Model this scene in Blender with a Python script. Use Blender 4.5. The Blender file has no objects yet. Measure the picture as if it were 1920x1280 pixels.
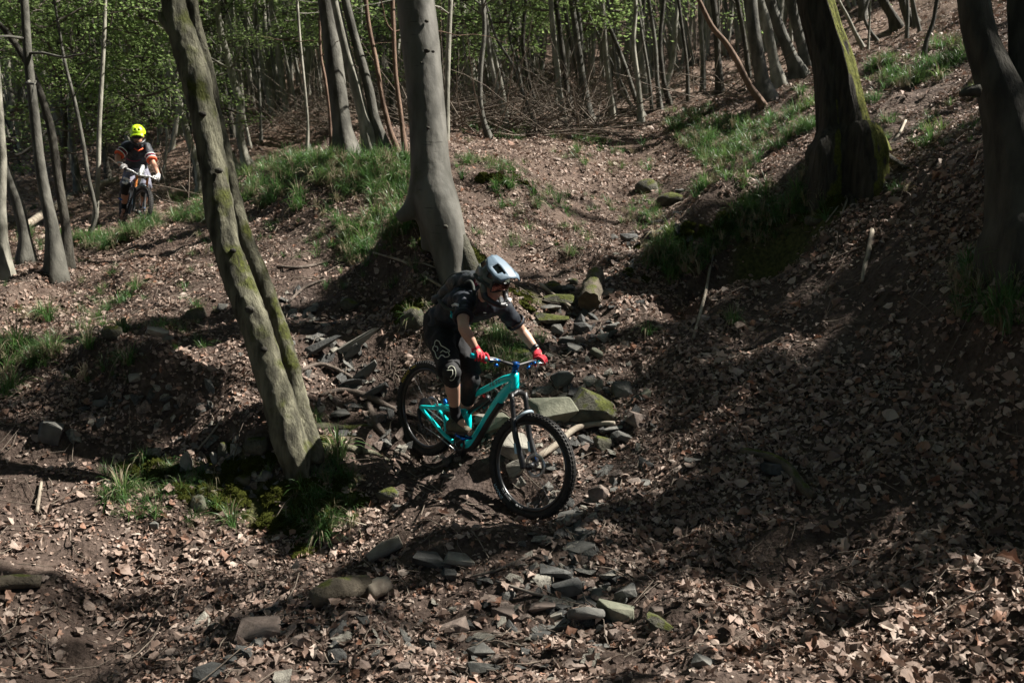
import bpy, bmesh, math, random
import numpy as np
from mathutils import Vector
from mathutils.bvhtree import BVHTree
S = bpy.context.scene
COL = S.collection
rng = np.random.default_rng(7)
random.seed(7)
R = math.radians

# ---------------------------------------------------------------- camera, sky, sun, exposure
F = 1867.0; PIT = R(10); CZ = 2.75
cam_d = bpy.data.cameras.new('camera'); cam = bpy.data.objects.new('camera', cam_d); COL.objects.link(cam)
cam.location = (0, 0, CZ); cam.rotation_euler = (R(90) - PIT, 0, 0)
cam_d.sensor_width = 36; cam_d.lens = 36 * F / 1920; cam_d.clip_end = 1500; cam_d.clip_start = .1
cam_d.dof.use_dof = True; cam_d.dof.focus_distance = 7.4; cam_d.dof.aperture_fstop = 4.0
S.camera = cam
SUN = Vector((.635, .165, .77)).normalized()
W = bpy.data.worlds.new('World'); S.world = W; W.use_nodes = True
wn = W.node_tree.nodes; wl = W.node_tree.links
sky = wn.new('ShaderNodeTexSky'); sky.sky_type = 'NISHITA'; sky.sun_disc = False
sky.sun_elevation = math.asin(SUN.z); sky.sun_rotation = math.atan2(SUN.x, SUN.y)
wn['Background'].inputs[1].default_value = .05
wl.new(sky.outputs[0], wn['Background'].inputs[0])
sd = bpy.data.lights.new('sun', 'SUN'); sd.energy = 5.0; sd.angle = R(.55); sd.color = (1, .95, .87)
so = bpy.data.objects.new('sun', sd); COL.objects.link(so); so.rotation_euler = SUN.to_track_quat('Z', 'Y').to_euler()
S.view_settings.view_transform = 'Standard'; S.view_settings.look = 'None'
S.view_settings.exposure = 1.55; S.view_settings.gamma = 1.0
S.render.engine = 'CYCLES'
try:
    S.cycles.use_denoising = True; S.cycles.max_bounces = 6; S.cycles.transparent_max_bounces = 8
except Exception: pass

CAM = np.array([0, 0, CZ]); FW = np.array([0, math.cos(PIT), -math.sin(PIT)]); UP = np.array([0, math.sin(PIT), math.cos(PIT)]); RT = np.array([1., 0, 0])
def P(u, v, Z): return CAM + Z * (FW + RT * ((u - 960) / F) - UP * ((v - 640) / F))
def px(p):
    d = np.asarray(p) - CAM; Z = d @ FW
    return 960 + F * (d @ RT) / Z, 640 - F * (d @ UP) / Z, Z

# ---------------------------------------------------------------- helpers
ORG = {}
def tag(o, label=None, cat=None, group=None, kind=None):
    if label: o['label'] = label
    if cat: o['category'] = cat
    if group: o['group'] = group
    if kind: o['kind'] = kind
    return o
def empty(name, loc, label, cat, group=None):
    o = bpy.data.objects.new(name, None); COL.objects.link(o); o.location = tuple(loc); o.empty_display_size = .1
    ORG[o.name] = np.array(loc, float)
    return tag(o, label, cat, group)
def mk(name, V, Fc, mat, parent=None, smooth=True, origin=None, mi=None):
    """one mesh object; V in world coordinates"""
    V = np.asarray(V, float)
    if parent is not None: org = ORG[parent.name]
    else: org = np.array(origin if origin is not None else (0, 0, 0), float)
    me = bpy.data.meshes.new(name)
    me.from_pydata((V - org).tolist(), [], Fc if isinstance(Fc, list) else Fc.tolist())
    mats = mat if isinstance(mat, (list, tuple)) else [mat]
    for m in mats: me.materials.append(m)
    if smooth: me.polygons.foreach_set('use_smooth', [True] * len(me.polygons))
    if mi is not None: me.polygons.foreach_set('material_index', mi)
    me.update()
    o = bpy.data.objects.new(name, me); COL.objects.link(o); ORG[o.name] = org
    if parent is not None: o.parent = parent
    else: o.location = tuple(org)
    return o
class Geo:
    def __init__(s): s.v = []; s.f = []; s.n = 0
    def add(s, V, Fc):
        V = np.asarray(V, float); s.v.append(V); s.f += [[i + s.n for i in f] for f in Fc]; s.n += len(V); return s
    def V(s): return np.concatenate(s.v)
def frame_of(t, hint=(0, 0, 1)):
    t = t / np.linalg.norm(t); a = np.cross(t, hint)
    if np.linalg.norm(a) < 1e-3: a = np.cross(t, (0, 1, 0))
    a /= np.linalg.norm(a); return a, np.cross(t, a)
def tube(pts, rad, n=8, cap=True, rough=0, ecc=None):
    pts = np.asarray(pts, float); m = len(pts); rad = np.ones(m) * rad if np.isscalar(rad) else np.asarray(rad, float)
    T = np.gradient(pts, axis=0) if m > 2 else np.repeat((pts[1] - pts[0])[None], m, 0)
    a, b = frame_of(T[0], (.31, .2, .93) if abs(T[0][2]) < .9 * np.linalg.norm(T[0]) else (0, 1, .1))
    th = np.arange(n) * 2 * math.pi / n; V = []
    for i in range(m):
        t = T[i] / (np.linalg.norm(T[i]) + 1e-9); a = a - t * (a @ t); a /= np.linalg.norm(a) + 1e-9; b = np.cross(t, a)
        r = rad[i] * (1 + (rough * rng.normal(size=n) if rough else 0))
        V.append(pts[i] + np.outer(np.cos(th) * r, a) + np.outer(np.sin(th) * r * (1 if ecc is None else ecc), b))
    Fc = [[i * n + j, i * n + (j + 1) % n, (i + 1) * n + (j + 1) % n, (i + 1) * n + j] for i in range(m - 1) for j in range(n)]
    V = np.concatenate(V)
    if cap: Fc += [list(range(n))[::-1], [(m - 1) * n + j for j in range(n)]]
    return V, Fc
def catmull(P_, per=4):
    P_ = np.asarray(P_, float); Q = np.vstack([2 * P_[0] - P_[1], P_, 2 * P_[-1] - P_[-2]]); out = []
    for i in range(1, len(Q) - 2):
        for k in range(per):
            t = k / per; p0, p1, p2, p3 = Q[i - 1], Q[i], Q[i + 1], Q[i + 2]
            out.append(.5 * (2 * p1 + (p2 - p0) * t + (2 * p0 - 5 * p1 + 4 * p2 - p3) * t * t + (3 * p1 - p0 - 3 * p2 + p3) * t ** 3))
    out.append(Q[-2]); return np.array(out)
def ball(c, r, nu=12, nv=8, axes=None):
    r = np.ones(3) * r; V = []
    for i in range(nv + 1):
        p = math.pi * i / nv
        for j in range(nu):
            q = 2 * math.pi * j / nu; V.append((math.sin(p) * math.cos(q) * r[0], math.sin(p) * math.sin(q) * r[1], math.cos(p) * r[2]))
    V = np.array(V); 
    if axes is not None: V = V @ np.array(axes)
    return V + np.asarray(c), [[i * nu + j, (i + 1) * nu + j, (i + 1) * nu + (j + 1) % nu, i * nu + (j + 1) % nu] for i in range(nv) for j in range(nu)]
def box(c, s, axes=None):
    V = np.array([[x, y, z] for x in (-.5, .5) for y in (-.5, .5) for z in (-.5, .5)]) * np.array(s)
    if axes is not None: V = V @ np.array(axes)
    return V + np.asarray(c), [[0, 1, 3, 2], [4, 6, 7, 5], [0, 4, 5, 1], [2, 3, 7, 6], [0, 2, 6, 4], [1, 5, 7, 3]]
def hash3(i, j, k, s): 
    h = np.sin(i * 127.1 + j * 311.7 + k * 74.7 + s * 53.3) * 43758.5453; return h - np.floor(h)
def vnoise(x, y, z=0, s=0):
    x, y, z = np.broadcast_arrays(np.asarray(x, float), y, z)
    i, j, k = np.floor(x), np.floor(y), np.floor(z); u, v, w = x - i, y - j, z - k
    u, v, w = [t * t * (3 - 2 * t) for t in (u, v, w)]; r = 0
    for a in (0, 1):
        for b in (0, 1):
            for c in (0, 1):
                r = r + hash3(i + a, j + b, k + c, s) * (u if a else 1 - u) * (v if b else 1 - v) * (w if c else 1 - w)
    return r * 2 - 1

# ---------------------------------------------------------------- materials
def mat(name, col, rough=.8, col2=None, scale=8, bump=0, metal=0, spec=.3, detail=6, stretch=None, moss=None, extra=None, bscale=None, coord='Object'):
    m = bpy.data.materials.new(name); m.use_nodes = True; nt = m.node_tree; N = nt.nodes; L = nt.links
    b = N['Principled BSDF']; b.inputs['Roughness'].default_value = rough; b.inputs['Metallic'].default_value = metal
    b.inputs['Specular IOR Level'].default_value = spec; b.inputs['Base Color'].default_value = (*col, 1)
    out = None
    tc = N.new('ShaderNodeTexCoord'); mp = N.new('ShaderNodeMapping'); L.new(tc.outputs[coord], mp.inputs[0])
    if stretch: mp.inputs['Scale'].default_value = stretch
    if col2 is not None:
        no = N.new('ShaderNodeTexNoise'); no.inputs['Scale'].default_value = scale; no.inputs['Detail'].default_value = detail; L.new(mp.outputs[0], no.inputs[0])
        cr = N.new('ShaderNodeValToRGB'); cr.color_ramp.elements[0].position = .35; cr.color_ramp.elements[1].position = .65
        cr.color_ramp.elements[0].color = (*col, 1); cr.color_ramp.elements[1].color = (*col2, 1); L.new(no.outputs[0], cr.inputs[0]); out = cr.outputs[0]
    if moss:
        mcol, direction, thr, mscale = moss
        ge = N.new('ShaderNodeNewGeometry'); dt = N.new('ShaderNodeVectorMath'); dt.operation = 'DOT_PRODUCT'; L.new(ge.outputs['Normal'], dt.inputs[0]); dt.inputs[1].default_value = direction
        n2 = N.new('ShaderNodeTexNoise'); n2.inputs['Scale'].default_value = mscale; n2.inputs['Detail'].default_value = 5; L.new(tc.outputs['Object'], n2.inputs[0])
        ad = N.new('ShaderNodeMath'); ad.operation = 'MULTIPLY_ADD'; L.new(n2.outputs[0], ad.inputs[0]); ad.inputs[1].default_value = 2.2; L.new(dt.outputs['Value'], ad.inputs[2])
        mr = N.new('ShaderNodeMapRange'); mr.inputs[1].default_value = thr; mr.inputs[2].default_value = thr + .25; L.new(ad.outputs[0], mr.inputs[0])
        n3 = N.new('ShaderNodeTexNoise'); n3.inputs['Scale'].default_value = 40; L.new(tc.outputs['Object'], n3.inputs[0])
        c3 = N.new('ShaderNodeValToRGB'); c3.color_ramp.elements[0].position = .3; c3.color_ramp.elements[1].position = .7
        c3.color_ramp.elements[0].color = (*[c * .45 for c in mcol], 1); c3.color_ramp.elements[1].color = (*mcol, 1); L.new(n3.outputs[0], c3.inputs[0])
        mx = N.new('ShaderNodeMix'); mx.data_type = 'RGBA'; L.new(mr.outputs[0], mx.inputs[0]); 
        if out: L.new(out, mx.inputs[6])
        else: mx.inputs[6].default_value = (*col, 1)
        L.new(c3.outputs[0], mx.inputs[7]); out = mx.outputs[2]
    if out: L.new(out, b.inputs['Base Color'])
    if bump:
        n4 = N.new('ShaderNodeTexNoise'); n4.inputs['Scale'].default_value = bscale or scale * 2; n4.inputs['Detail'].default_value = 8; L.new(mp.outputs[0], n4.inputs[0])
        bp = N.new('ShaderNodeBump'); n4.inputs['Roughness'].default_value = .68; bp.inputs['Strength'].default_value = 1; bp.inputs['Distance'].default_value = bump; L.new(n4.outputs[0], bp.inputs['Height']); L.new(bp.outputs[0], b.inputs['Normal'])
    if extra: extra(m, nt, N, L, b)
    return m
def ramp_random(m, cols, by='Random', rough=.7, trans=0, var=None):
    nt = m.node_tree; N = nt.nodes; L = nt.links; b = N['Principled BSDF']
    oi = N.new('ShaderNodeObjectInfo'); cr = N.new('ShaderNodeValToRGB'); e = cr.color_ramp.elements
    e[0].position = 0; e[0].color = (*cols[0], 1); e[1].position = 1; e[1].color = (*cols[-1], 1)
    for i, c in enumerate(cols[1:-1]): q = e.new((i + 1) / (len(cols) - 1)); q.color = (*c, 1)
    L.new(oi.outputs['Random'], cr.inputs[0]); L.new(cr.outputs[0], b.inputs['Base Color'])
    if trans:
        tr = N.new('ShaderNodeBsdfTranslucent'); L.new(cr.outputs[0], tr.inputs[0]); ms = N.new('ShaderNodeMixShader'); ms.inputs[0].default_value = trans
        L.new(b.outputs[0], ms.inputs[1]); L.new(tr.outputs[0], ms.inputs[2]); L.new(ms.outputs[0], N['Material Output'].inputs[0])
    return m
M = {}
def bark_marks(dark, sc, thr, sc2, amt):
    """scars, lenticel bands and streaks that belong to the bark itself"""
    def f(m, nt, N, L, b):
        src = b.inputs['Base Color'].links[0].from_socket; tc = N.new('ShaderNodeTexCoord'); prev = src
        for s_, lo, hi, a_ in ((sc, thr, thr + .05, .8), (sc2, .5, .7, amt)):
            mp = N.new('ShaderNodeMapping'); mp.inputs['Scale'].default_value = s_; L.new(tc.outputs['Object'], mp.inputs[0]); no = N.new('ShaderNodeTexNoise'); no.inputs['Scale'].default_value = 1; no.inputs['Detail'].default_value = 6; no.inputs['Roughness'].default_value = .65; L.new(mp.outputs[0], no.inputs[0])
            mr = N.new('ShaderNodeMapRange'); mr.inputs[1].default_value = lo; mr.inputs[2].default_value = hi; mr.inputs[4].default_value = a_; L.new(no.outputs[0], mr.inputs[0])
            mx = N.new('ShaderNodeMix'); mx.data_type = 'RGBA'; L.new(mr.outputs[0], mx.inputs[0]); L.new(prev, mx.inputs[6]); mx.inputs[7].default_value = (*dark, 1); prev = mx.outputs[2]
        L.new(prev, b.inputs['Base Color'])
    return f
MOSS = (.075, .085, .012)
M['beech'] = mat('beech_bark', (.06, .058, .047), .7, (.15, .143, .125), 4.5, .006, stretch=(1, 1, .35), moss=((.06, .07, .025), (-.3, 0, -.1), 1.45, 2.2), bscale=14, detail=10, extra=bark_marks((.035, .033, .028), (3, 3, 34), .63, (7, 7, .5), .5))
M['lean_bark'] = mat('smooth_olive_bark', (.04, .038, .025), .85, (.18, .172, .118), 7, .03, stretch=(2.2, 2.2, .6), moss=(MOSS, (.2, -.1, .3), 1.40, 4.2), bscale=20, detail=12, extra=bark_marks((.03, .026, .016), (14, 14, 2.2), .60, (6, 6, .6), .55))
M['oak'] = mat('ridged_oak_bark', (.035, .03, .024), .95, (.085, .075, .058), 7, .10, stretch=(3.2, 3.2, .45), moss=((.17, .18, .03), (2.0, -.3, 0), 1.85, 4.5), bscale=7)
M['dark_bark'] = mat('dark_bark', (.035, .032, .026), .9, (.08, .074, .058), 5, .03, stretch=(2, 2, .6), bscale=9)
M['pale_bark'] = mat('pale_bark', (.13, .125, .10), .8, (.30, .285, .235), 6, .01, stretch=(1.5, 1.5, .7), moss=((.07, .08, .02), (0, 0, -.2), 1.55, 2))
M['grey_bark'] = mat('grey_bark', (.045, .043, .035), .85, (.13, .125, .105), 5, .015, stretch=(1.5, 1.5, .7), moss=((.06, .07, .02), (0, 0, 0), 1.5, 2))
M['red_bark'] = mat('reddish_bark', (.09, .055, .038), .85, (.20, .13, .09), 6, .015, stretch=(1.5, 1.5, .6))
M['twig'] = mat('twig_bark', (.07, .06, .05), .85, (.14, .12, .10), 12)
M['stick'] = mat('dead_wood', (.16, .13, .10), .85, (.32, .28, .22), 9, .01, stretch=(1, 1, 1))
M['twig_dead'] = mat('dead_twig', (.09, .07, .055), .85, (.20, .165, .13), 9)
M['stone'] = mat('slate_stone', (.06, .06, .055), .8, (.15, .145, .13), 9, .015, bscale=12)
M['pale_stone'] = mat('pale_stone', (.13, .12, .10), .8, (.27, .255, .215), 7, .012, bscale=14)
M['dark_stone'] = mat('dark_stone', (.035, .035, .033), .75, (.085, .085, .08), 8, .015)
M['pink_stone'] = mat('pinkish_stone', (.09, .07, .058), .8, (.20, .155, .13), 9, .012)
M['green_stone'] = mat('greenish_stone', (.08, .085, .06), .85, (.17, .17, .125), 6, .015, moss=((.08, .095, .02), (0, 0, .4), 1.75, 5))
M['moss_stone'] = mat('mossy_stone', (.05, .048, .035), .9, (.10, .095, .07), 8, .03, moss=(MOSS, (0, 0, 1.1), 1.75, 9), bscale=25)
M['log'] = mat('mossy_log_bark', (.06, .05, .036), .95, (.13, .11, .08), 8, .03, moss=((.085, .095, .02), (0, 0, 1.4), 2.25, 6), bscale=20)
M['cut'] = mat('cut_wood', (.05, .035, .02), .9, (.11, .08, .05), 12, .01)
M['moss'] = mat('moss_cushion', (.03, .035, .008), 1, (.085, .095, .02), 24, .03, spec=.02, bscale=45)
M['root'] = mat('root_bark', (.07, .055, .043), .9, (.15, .12, .10), 10, .02)
LEAF = [(.14, .075, .045), (.30, .21, .15), (.22, .14, .095), (.36, .27, .20), (.19, .115, .075), (.43, .34, .26), (.11, .065, .042), (.33, .235, .175), (.25, .105, .045), (.28, .215, .16)]
LEAF = [tuple((np.array(c) * 1.18 * .70 + np.mean(c) * .34) * .86 * np.array([1, .97, .98])) for c in LEAF]
M['leaf'] = ramp_random(mat('fallen_leaf', (.2, .13, .09), .6, spec=.22), LEAF, trans=.12)
M['grass'] = ramp_random(mat('grass_blade', (.05, .1, .02), .45, spec=.5), [(.045, .105, .028), (.08, .165, .04), (.065, .14, .045), (.12, .18, .05)], trans=.4)
M['dry_grass'] = ramp_random(mat('dry_grass_blade', (.2, .17, .1), .7), [(.16, .135, .08), (.27, .23, .15), (.11, .09, .05)], trans=.25)
M['green_leaf'] = ramp_random(mat('spring_leaf', (.08, .14, .02), .5), [(.05, .09, .018), (.09, .15, .026), (.07, .125, .024), (.125, .18, .03)], trans=.5)

# ---------------------------------------------------------------- terrain
cp = [(0,1280,5.2),(500,1280,5.1),(960,1280,5.0),(1400,1280,4.9),(1920,1280,4.5),
 (0,1120,6.0),(600,1110,6.15),(1000,1100,6.1),(1450,1100,5.8),(1920,1100,5.1),
 (0,1000,6.6),(250,1010,6.7),(480,1010,6.75),(620,1000,6.85),(640,930,7.15),(760,960,7.0),(820,890,7.4),(900,1010,6.6),
 (0,900,7.1),(200,880,7.3),(350,850,7.35),(480,860,7.3),(560,880,7.35),(640,850,7.6),
 (0,760,7.8),(200,740,7.9),(330,735,7.9),(460,740,7.85),(600,780,7.9),(0,700,8.4),(150,680,8.5),(300,660,8.6),(440,640,8.7),
 (700,760,8.05),(600,680,8.45),(720,680,8.45),(700,600,9.0),(600,560,9.4),(520,620,8.9),
 (0,600,9.8),(150,590,9.9),(300,560,10.1),(450,530,10.0),(0,520,11.6),(100,520,11.5),(250,490,12.4),(400,450,12.2),(600,450,10.9),(520,380,12.4),
 (250,437,17.3),(120,450,15.5),(0,450,14.5),(380,380,15.5),(500,315,14),(600,292,13.5),(700,300,12.2),(700,470,10.0),(745,560,9.2),(765,388,9.65),(812,400,9.55),(795,460,9.2),(750,450,9.45),(800,520,9.35),(850,520,9.35),
 (300,350,24),(200,370,23),(60,380,23),(480,260,26),(640,255,24),(300,250,42),(100,260,42),(500,200,42),(700,160,45),
 (880,300,12.6),(900,400,11.2),(920,480,9.9),(930,600,8.7),(960,700,8.2),(1000,420,11.3),(1000,330,13),(1060,270,15),(1000,520,9.6),(1060,450,10.9),(1120,380,12.6),(1150,300,15),
 (1000,230,20),(1100,212,21),(1200,200,22),(1280,190,20),(1050,150,32),(1200,120,34),(1000,60,48),(1250,60,44),
 (1270,390,12.6),(1200,440,11.4),(1120,560,9.4),(1170,500,10.2),(1040,600,9.0),(1100,660,8.5),(1050,780,7.85),(1000,870,7.35),(1150,760,7.95),(1180,860,7.3),(1100,950,6.8),
 (1240,560,9.2),(1300,470,9.8),(1330,620,8.5),(1300,700,8.0),(1450,600,8.35),(1400,700,7.75),(1500,800,7.05),(1350,860,7.0),(1550,950,6.4),(1750,950,6.0),(1900,950,5.7),
 (1380,480,9.3),(1450,500,8.95),(1540,520,8.5),(1380,400,10.1),(1450,400,9.9),(1530,410,9.1),(1350,330,12),(1450,300,11.6),(1500,345,9.8),
 (1590,290,9.9),(1585,328,9.55),(1575,375,9.25),(1640,350,9.2),(1640,470,8.4),(1620,600,7.7),(1750,560,7.3),(1750,760,6.6),(1900,740,6.1),(1900,560,6.6),(1800,420,7.7),(1890,460,7.1),(1910,300,7.7),
 (1330,240,15.5),(1400,190,16.5),(1480,170,15.5),(1500,240,12.6),(1700,250,10.1),(1690,170,12.2),(1800,180,10.6),(1890,120,11),(1850,50,13.5),(1750,60,16),(1650,90,17),(1640,50,23),(1450,90,27),(1350,110,29),(1500,20,40)]
CW = np.array([P(*c) for c in cp])
def add_w(*pts):
    global CW
    CW = np.vstack([CW, np.array(pts)])
add_w((-.733, 7.645, .50), (.065, 6.766, .285), (0, 0, 1.1), (0, 3, .32), (-4, 2, -.1), (4, 2, 2.2), (-12, 5, -1.2), (-10, 0, -1), (9, 3, 5), (9, 9, 5), (10, 15, 6.2), (16, 12, 9.5), (16, 0, 9),
      (20, 30, 13), (-15, 14, .9), (-25, 12, .5), (-20, 25, 3), (-40, 40, 7), (0, 60, 12.4), (-35, 70, 15), (35, 60, 24), (0, 120, 44), (-60, 120, 44), (60, 120, 58), (50, 20, 26), (-50, 5, 0), (-60, -25, 0), (60, -25, 28), (0, -25, 6), (0, 190, 60), (90, 60, 45), (-90, 60, 25), (-100, 190, 60), (100, 190, 75))
def tps_fit(X, z, lam=2e-3):
    n = len(X); d = np.linalg.norm(X[:, None] - X[None], axis=2); K = d * d * np.log(d + 1e-9) ; Pm = np.c_[np.ones(n), X]
    A = np.block([[K + lam * np.eye(n), Pm], [Pm.T, np.zeros((3, 3))]]); return np.linalg.solve(A, np.r_[z, 0, 0, 0])
XY = CW[:, :2]; wt = tps_fit(XY, CW[:, 2])
def H0(x, y):
    x = np.atleast_1d(np.asarray(x, float)); y = np.atleast_1d(np.asarray(y, float)); sh = x.shape; q = np.c_[x.ravel(), y.ravel()]; out = np.empty(len(q))
    for i in range(0, len(q), 8000):
        d = np.linalg.norm(q[i:i + 8000, None] - XY[None], axis=2); out[i:i + 8000] = (d * d * np.log(d + 1e-9)) @ wt[:-3] + wt[-3] + q[i:i + 8000] @ wt[-2:]
    return out.reshape(sh)
def spaced(lo, hi, a, b, fine, grow):
    v = list(np.arange(a, b + 1e-6, fine)); s = fine
    while v[-1] < hi: s *= grow; v.append(v[-1] + s)
    s = fine
    while v[0] > lo: s *= grow; v.insert(0, v[0] - s)
    return np.array(v)
gx = spaced(-150, 150, -5.5, 6.0, .05, 1.045); gy = spaced(-30, 230, 4.4, 12.5, .05, 1.04)
GX, GY = np.meshgrid(gx, gy, indexing='ij'); GZ = H0(GX, GY)
far = np.clip((GY - 14) / 20, 0, 1)
GZ += .10 * vnoise(GX * .9, GY * .9, s=1) * (1 + 2 * far) + .08 * vnoise(GX * 2.1, GY * 2.1, s=2) * (1 + far) + .045 * vnoise(GX * 5, GY * 5, s=3) + .02 * vnoise(GX * 12, GY * 12, s=4) + far * .5 * vnoise(GX * .25, GY * .25, s=5)
def gauss(cx, cy, sx, sy=None): return np.exp(-((GX - cx) / sx) ** 2 - ((GY - cy) / (sy or sx)) ** 2)
# keep the ground under the wheels where the tyres touch
for (cx_, cy_, cz_) in ((-.733, 7.645, .50), (.065, 6.766, .285)):
    k = gauss(cx_, cy_, .25); GZ = GZ * (1 - k) + k * (cz_ + (H0(GX, GY) - H0(cx_, cy_)[0])) if 0 else GZ + k * (cz_ - GZ[np.abs(gx - cx_).argmin(), np.abs(gy - cy_).argmin()])
def H(x, y):
    x = np.asarray(x, float); y = np.asarray(y, float)
    i = np.clip(np.searchsorted(gx, x) - 1, 0, len(gx) - 2); j = np.clip(np.searchsorted(gy, y) - 1, 0, len(gy) - 2)
    a = (x - gx[i]) / (gx[i + 1] - gx[i]); b = (y - gy[j]) / (gy[j + 1] - gy[j])
    return GZ[i, j] * (1 - a) * (1 - b) + GZ[i + 1, j] * a * (1 - b) + GZ[i, j + 1] * (1 - a) * b + GZ[i + 1, j + 1] * a * b
def nrm(x, y, e=.06):
    n = np.stack([-(H(x + e, y) - H(x - e, y)) / (2 * e), -(H(x, y + e) - H(x, y - e)) / (2 * e), np.ones_like(np.asarray(x, float))], -1)
    return n / np.linalg.norm(n, axis=-1, keepdims=True)
ZS = np.concatenate([np.arange(4, 14, .02), np.arange(14, 30, .08), np.arange(30, 160, .4)])
def hit(u, v, zmin=0):
    d = P(u, v, 1) - CAM; p = CAM + ZS[:, None] * d; ok = np.where((p[:, 2] < H(p[:, 0], p[:, 1])) & (ZS > zmin))[0]
    i = ok[0] if len(ok) else -1
    q = p[i].copy(); q[2] = float(H(q[0], q[1])); return q
def pxa(x, y, z):
    d = np.stack([x, y, z], -1) - CAM; Z = d @ FW; return 960 + F * (d @ RT) / Z, 640 - F * (d @ UP) / Z, Z
# masks in the plane of the ground: trail dirt, moss
gu, gv, gd = pxa(GX, GY, GZ)
def seg_mask(uvs, w):
    """soft corridor on the ground through the places seen at these photo positions"""
    pts = [hit(u, v) for u, v in uvs]; m = np.zeros_like(GX)
    for a, b in zip(pts[:-1], pts[1:]):
        ab = (b - a)[:2]; t = np.clip(((GX - a[0]) * ab[0] + (GY - a[1]) * ab[1]) / (ab @ ab + 1e-9), 0, 1)
        d = np.hypot(GX - a[0] - t * ab[0], GY - a[1] - t * ab[1]); m = np.maximum(m, np.clip(1.5 - d / w + .5 * vnoise(GX * 3, GY * 3, s=9), 0, 1))
    return m
dirt = np.maximum(seg_mask([(560, 560), (600, 640), (690, 730), (790, 830), (850, 900), (900, 960)], .22), .8 * seg_mask([(560, 560), (600, 480), (560, 430)], .3))
dirt = np.maximum(dirt, .8 * seg_mask([(700, 860), (800, 950), (1000, 1010)], .2))
moss = np.maximum.reduce([seg_mask([(450, 900), (560, 960), (640, 930)], .16), seg_mask([(250, 880), (420, 930)], .12), seg_mask([(1400, 430), (1560, 400)], .15), seg_mask([(880, 480), (1000, 560)], .08), seg_mask([(1560, 300), (1640, 260)], .15)])
bed = np.maximum(seg_mask([(1130, 560), (1060, 640), (1090, 750), (1150, 830), (1090, 960)], .22), seg_mask([(880, 1180), (1020, 1120), (1100, 1130), (1250, 1150)], .25))
# undercut hollows in the two banks
for (u, v, s, dep) in ((1430, 465, .3, .2), (1330, 500, .2, .12), (300, 790, .25, .08), (90, 830, .3, .10), (420, 840, .2, .06), (700, 570, .16, .12), (1300, 520, .3, .12)):
    q = hit(u, v); GZ -= dep * gauss(q[0], q[1], s, s * .6)
for (uvs, s, dh) in (([(0, 690), (150, 690), (300, 710), (430, 760), (530, 835)], .20, .22), ([(40, 850), (200, 850), (330, 880), (450, 905), (560, 960)], .24, -.04), ([(1220, 490), (1300, 430), (1400, 380), (1500, 345), (1570, 315)], .26, .20), ([(1280, 560), (1370, 500), (1440, 465), (1490, 450)], .24, -.28)):
    pts_ = [hit(u, v) for u, v in uvs]; m_ = np.full_like(GX, 1e9)
    for a, b in zip(pts_[:-1], pts_[1:]): ab = (b - a)[:2]; t = np.clip(((GX - a[0]) * ab[0] + (GY - a[1]) * ab[1]) / (ab @ ab), 0, 1); m_ = np.minimum(m_, np.hypot(GX - a[0] - t * ab[0], GY - a[1] - t * ab[1]))
    GZ += dh * np.exp(-(m_ / s) ** 2) * (1 + .5 * vnoise(GX * 3.5, GY * 3.5, s=14))
for (u, v, s, dep) in ((1400, 385, .35, .14), (1500, 375, .3, .12), (640, 640, .25, .03), (950, 345, .4, .08)):
    q = hit(u, v); GZ += dep * gauss(q[0], q[1], s, s * .6)

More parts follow.
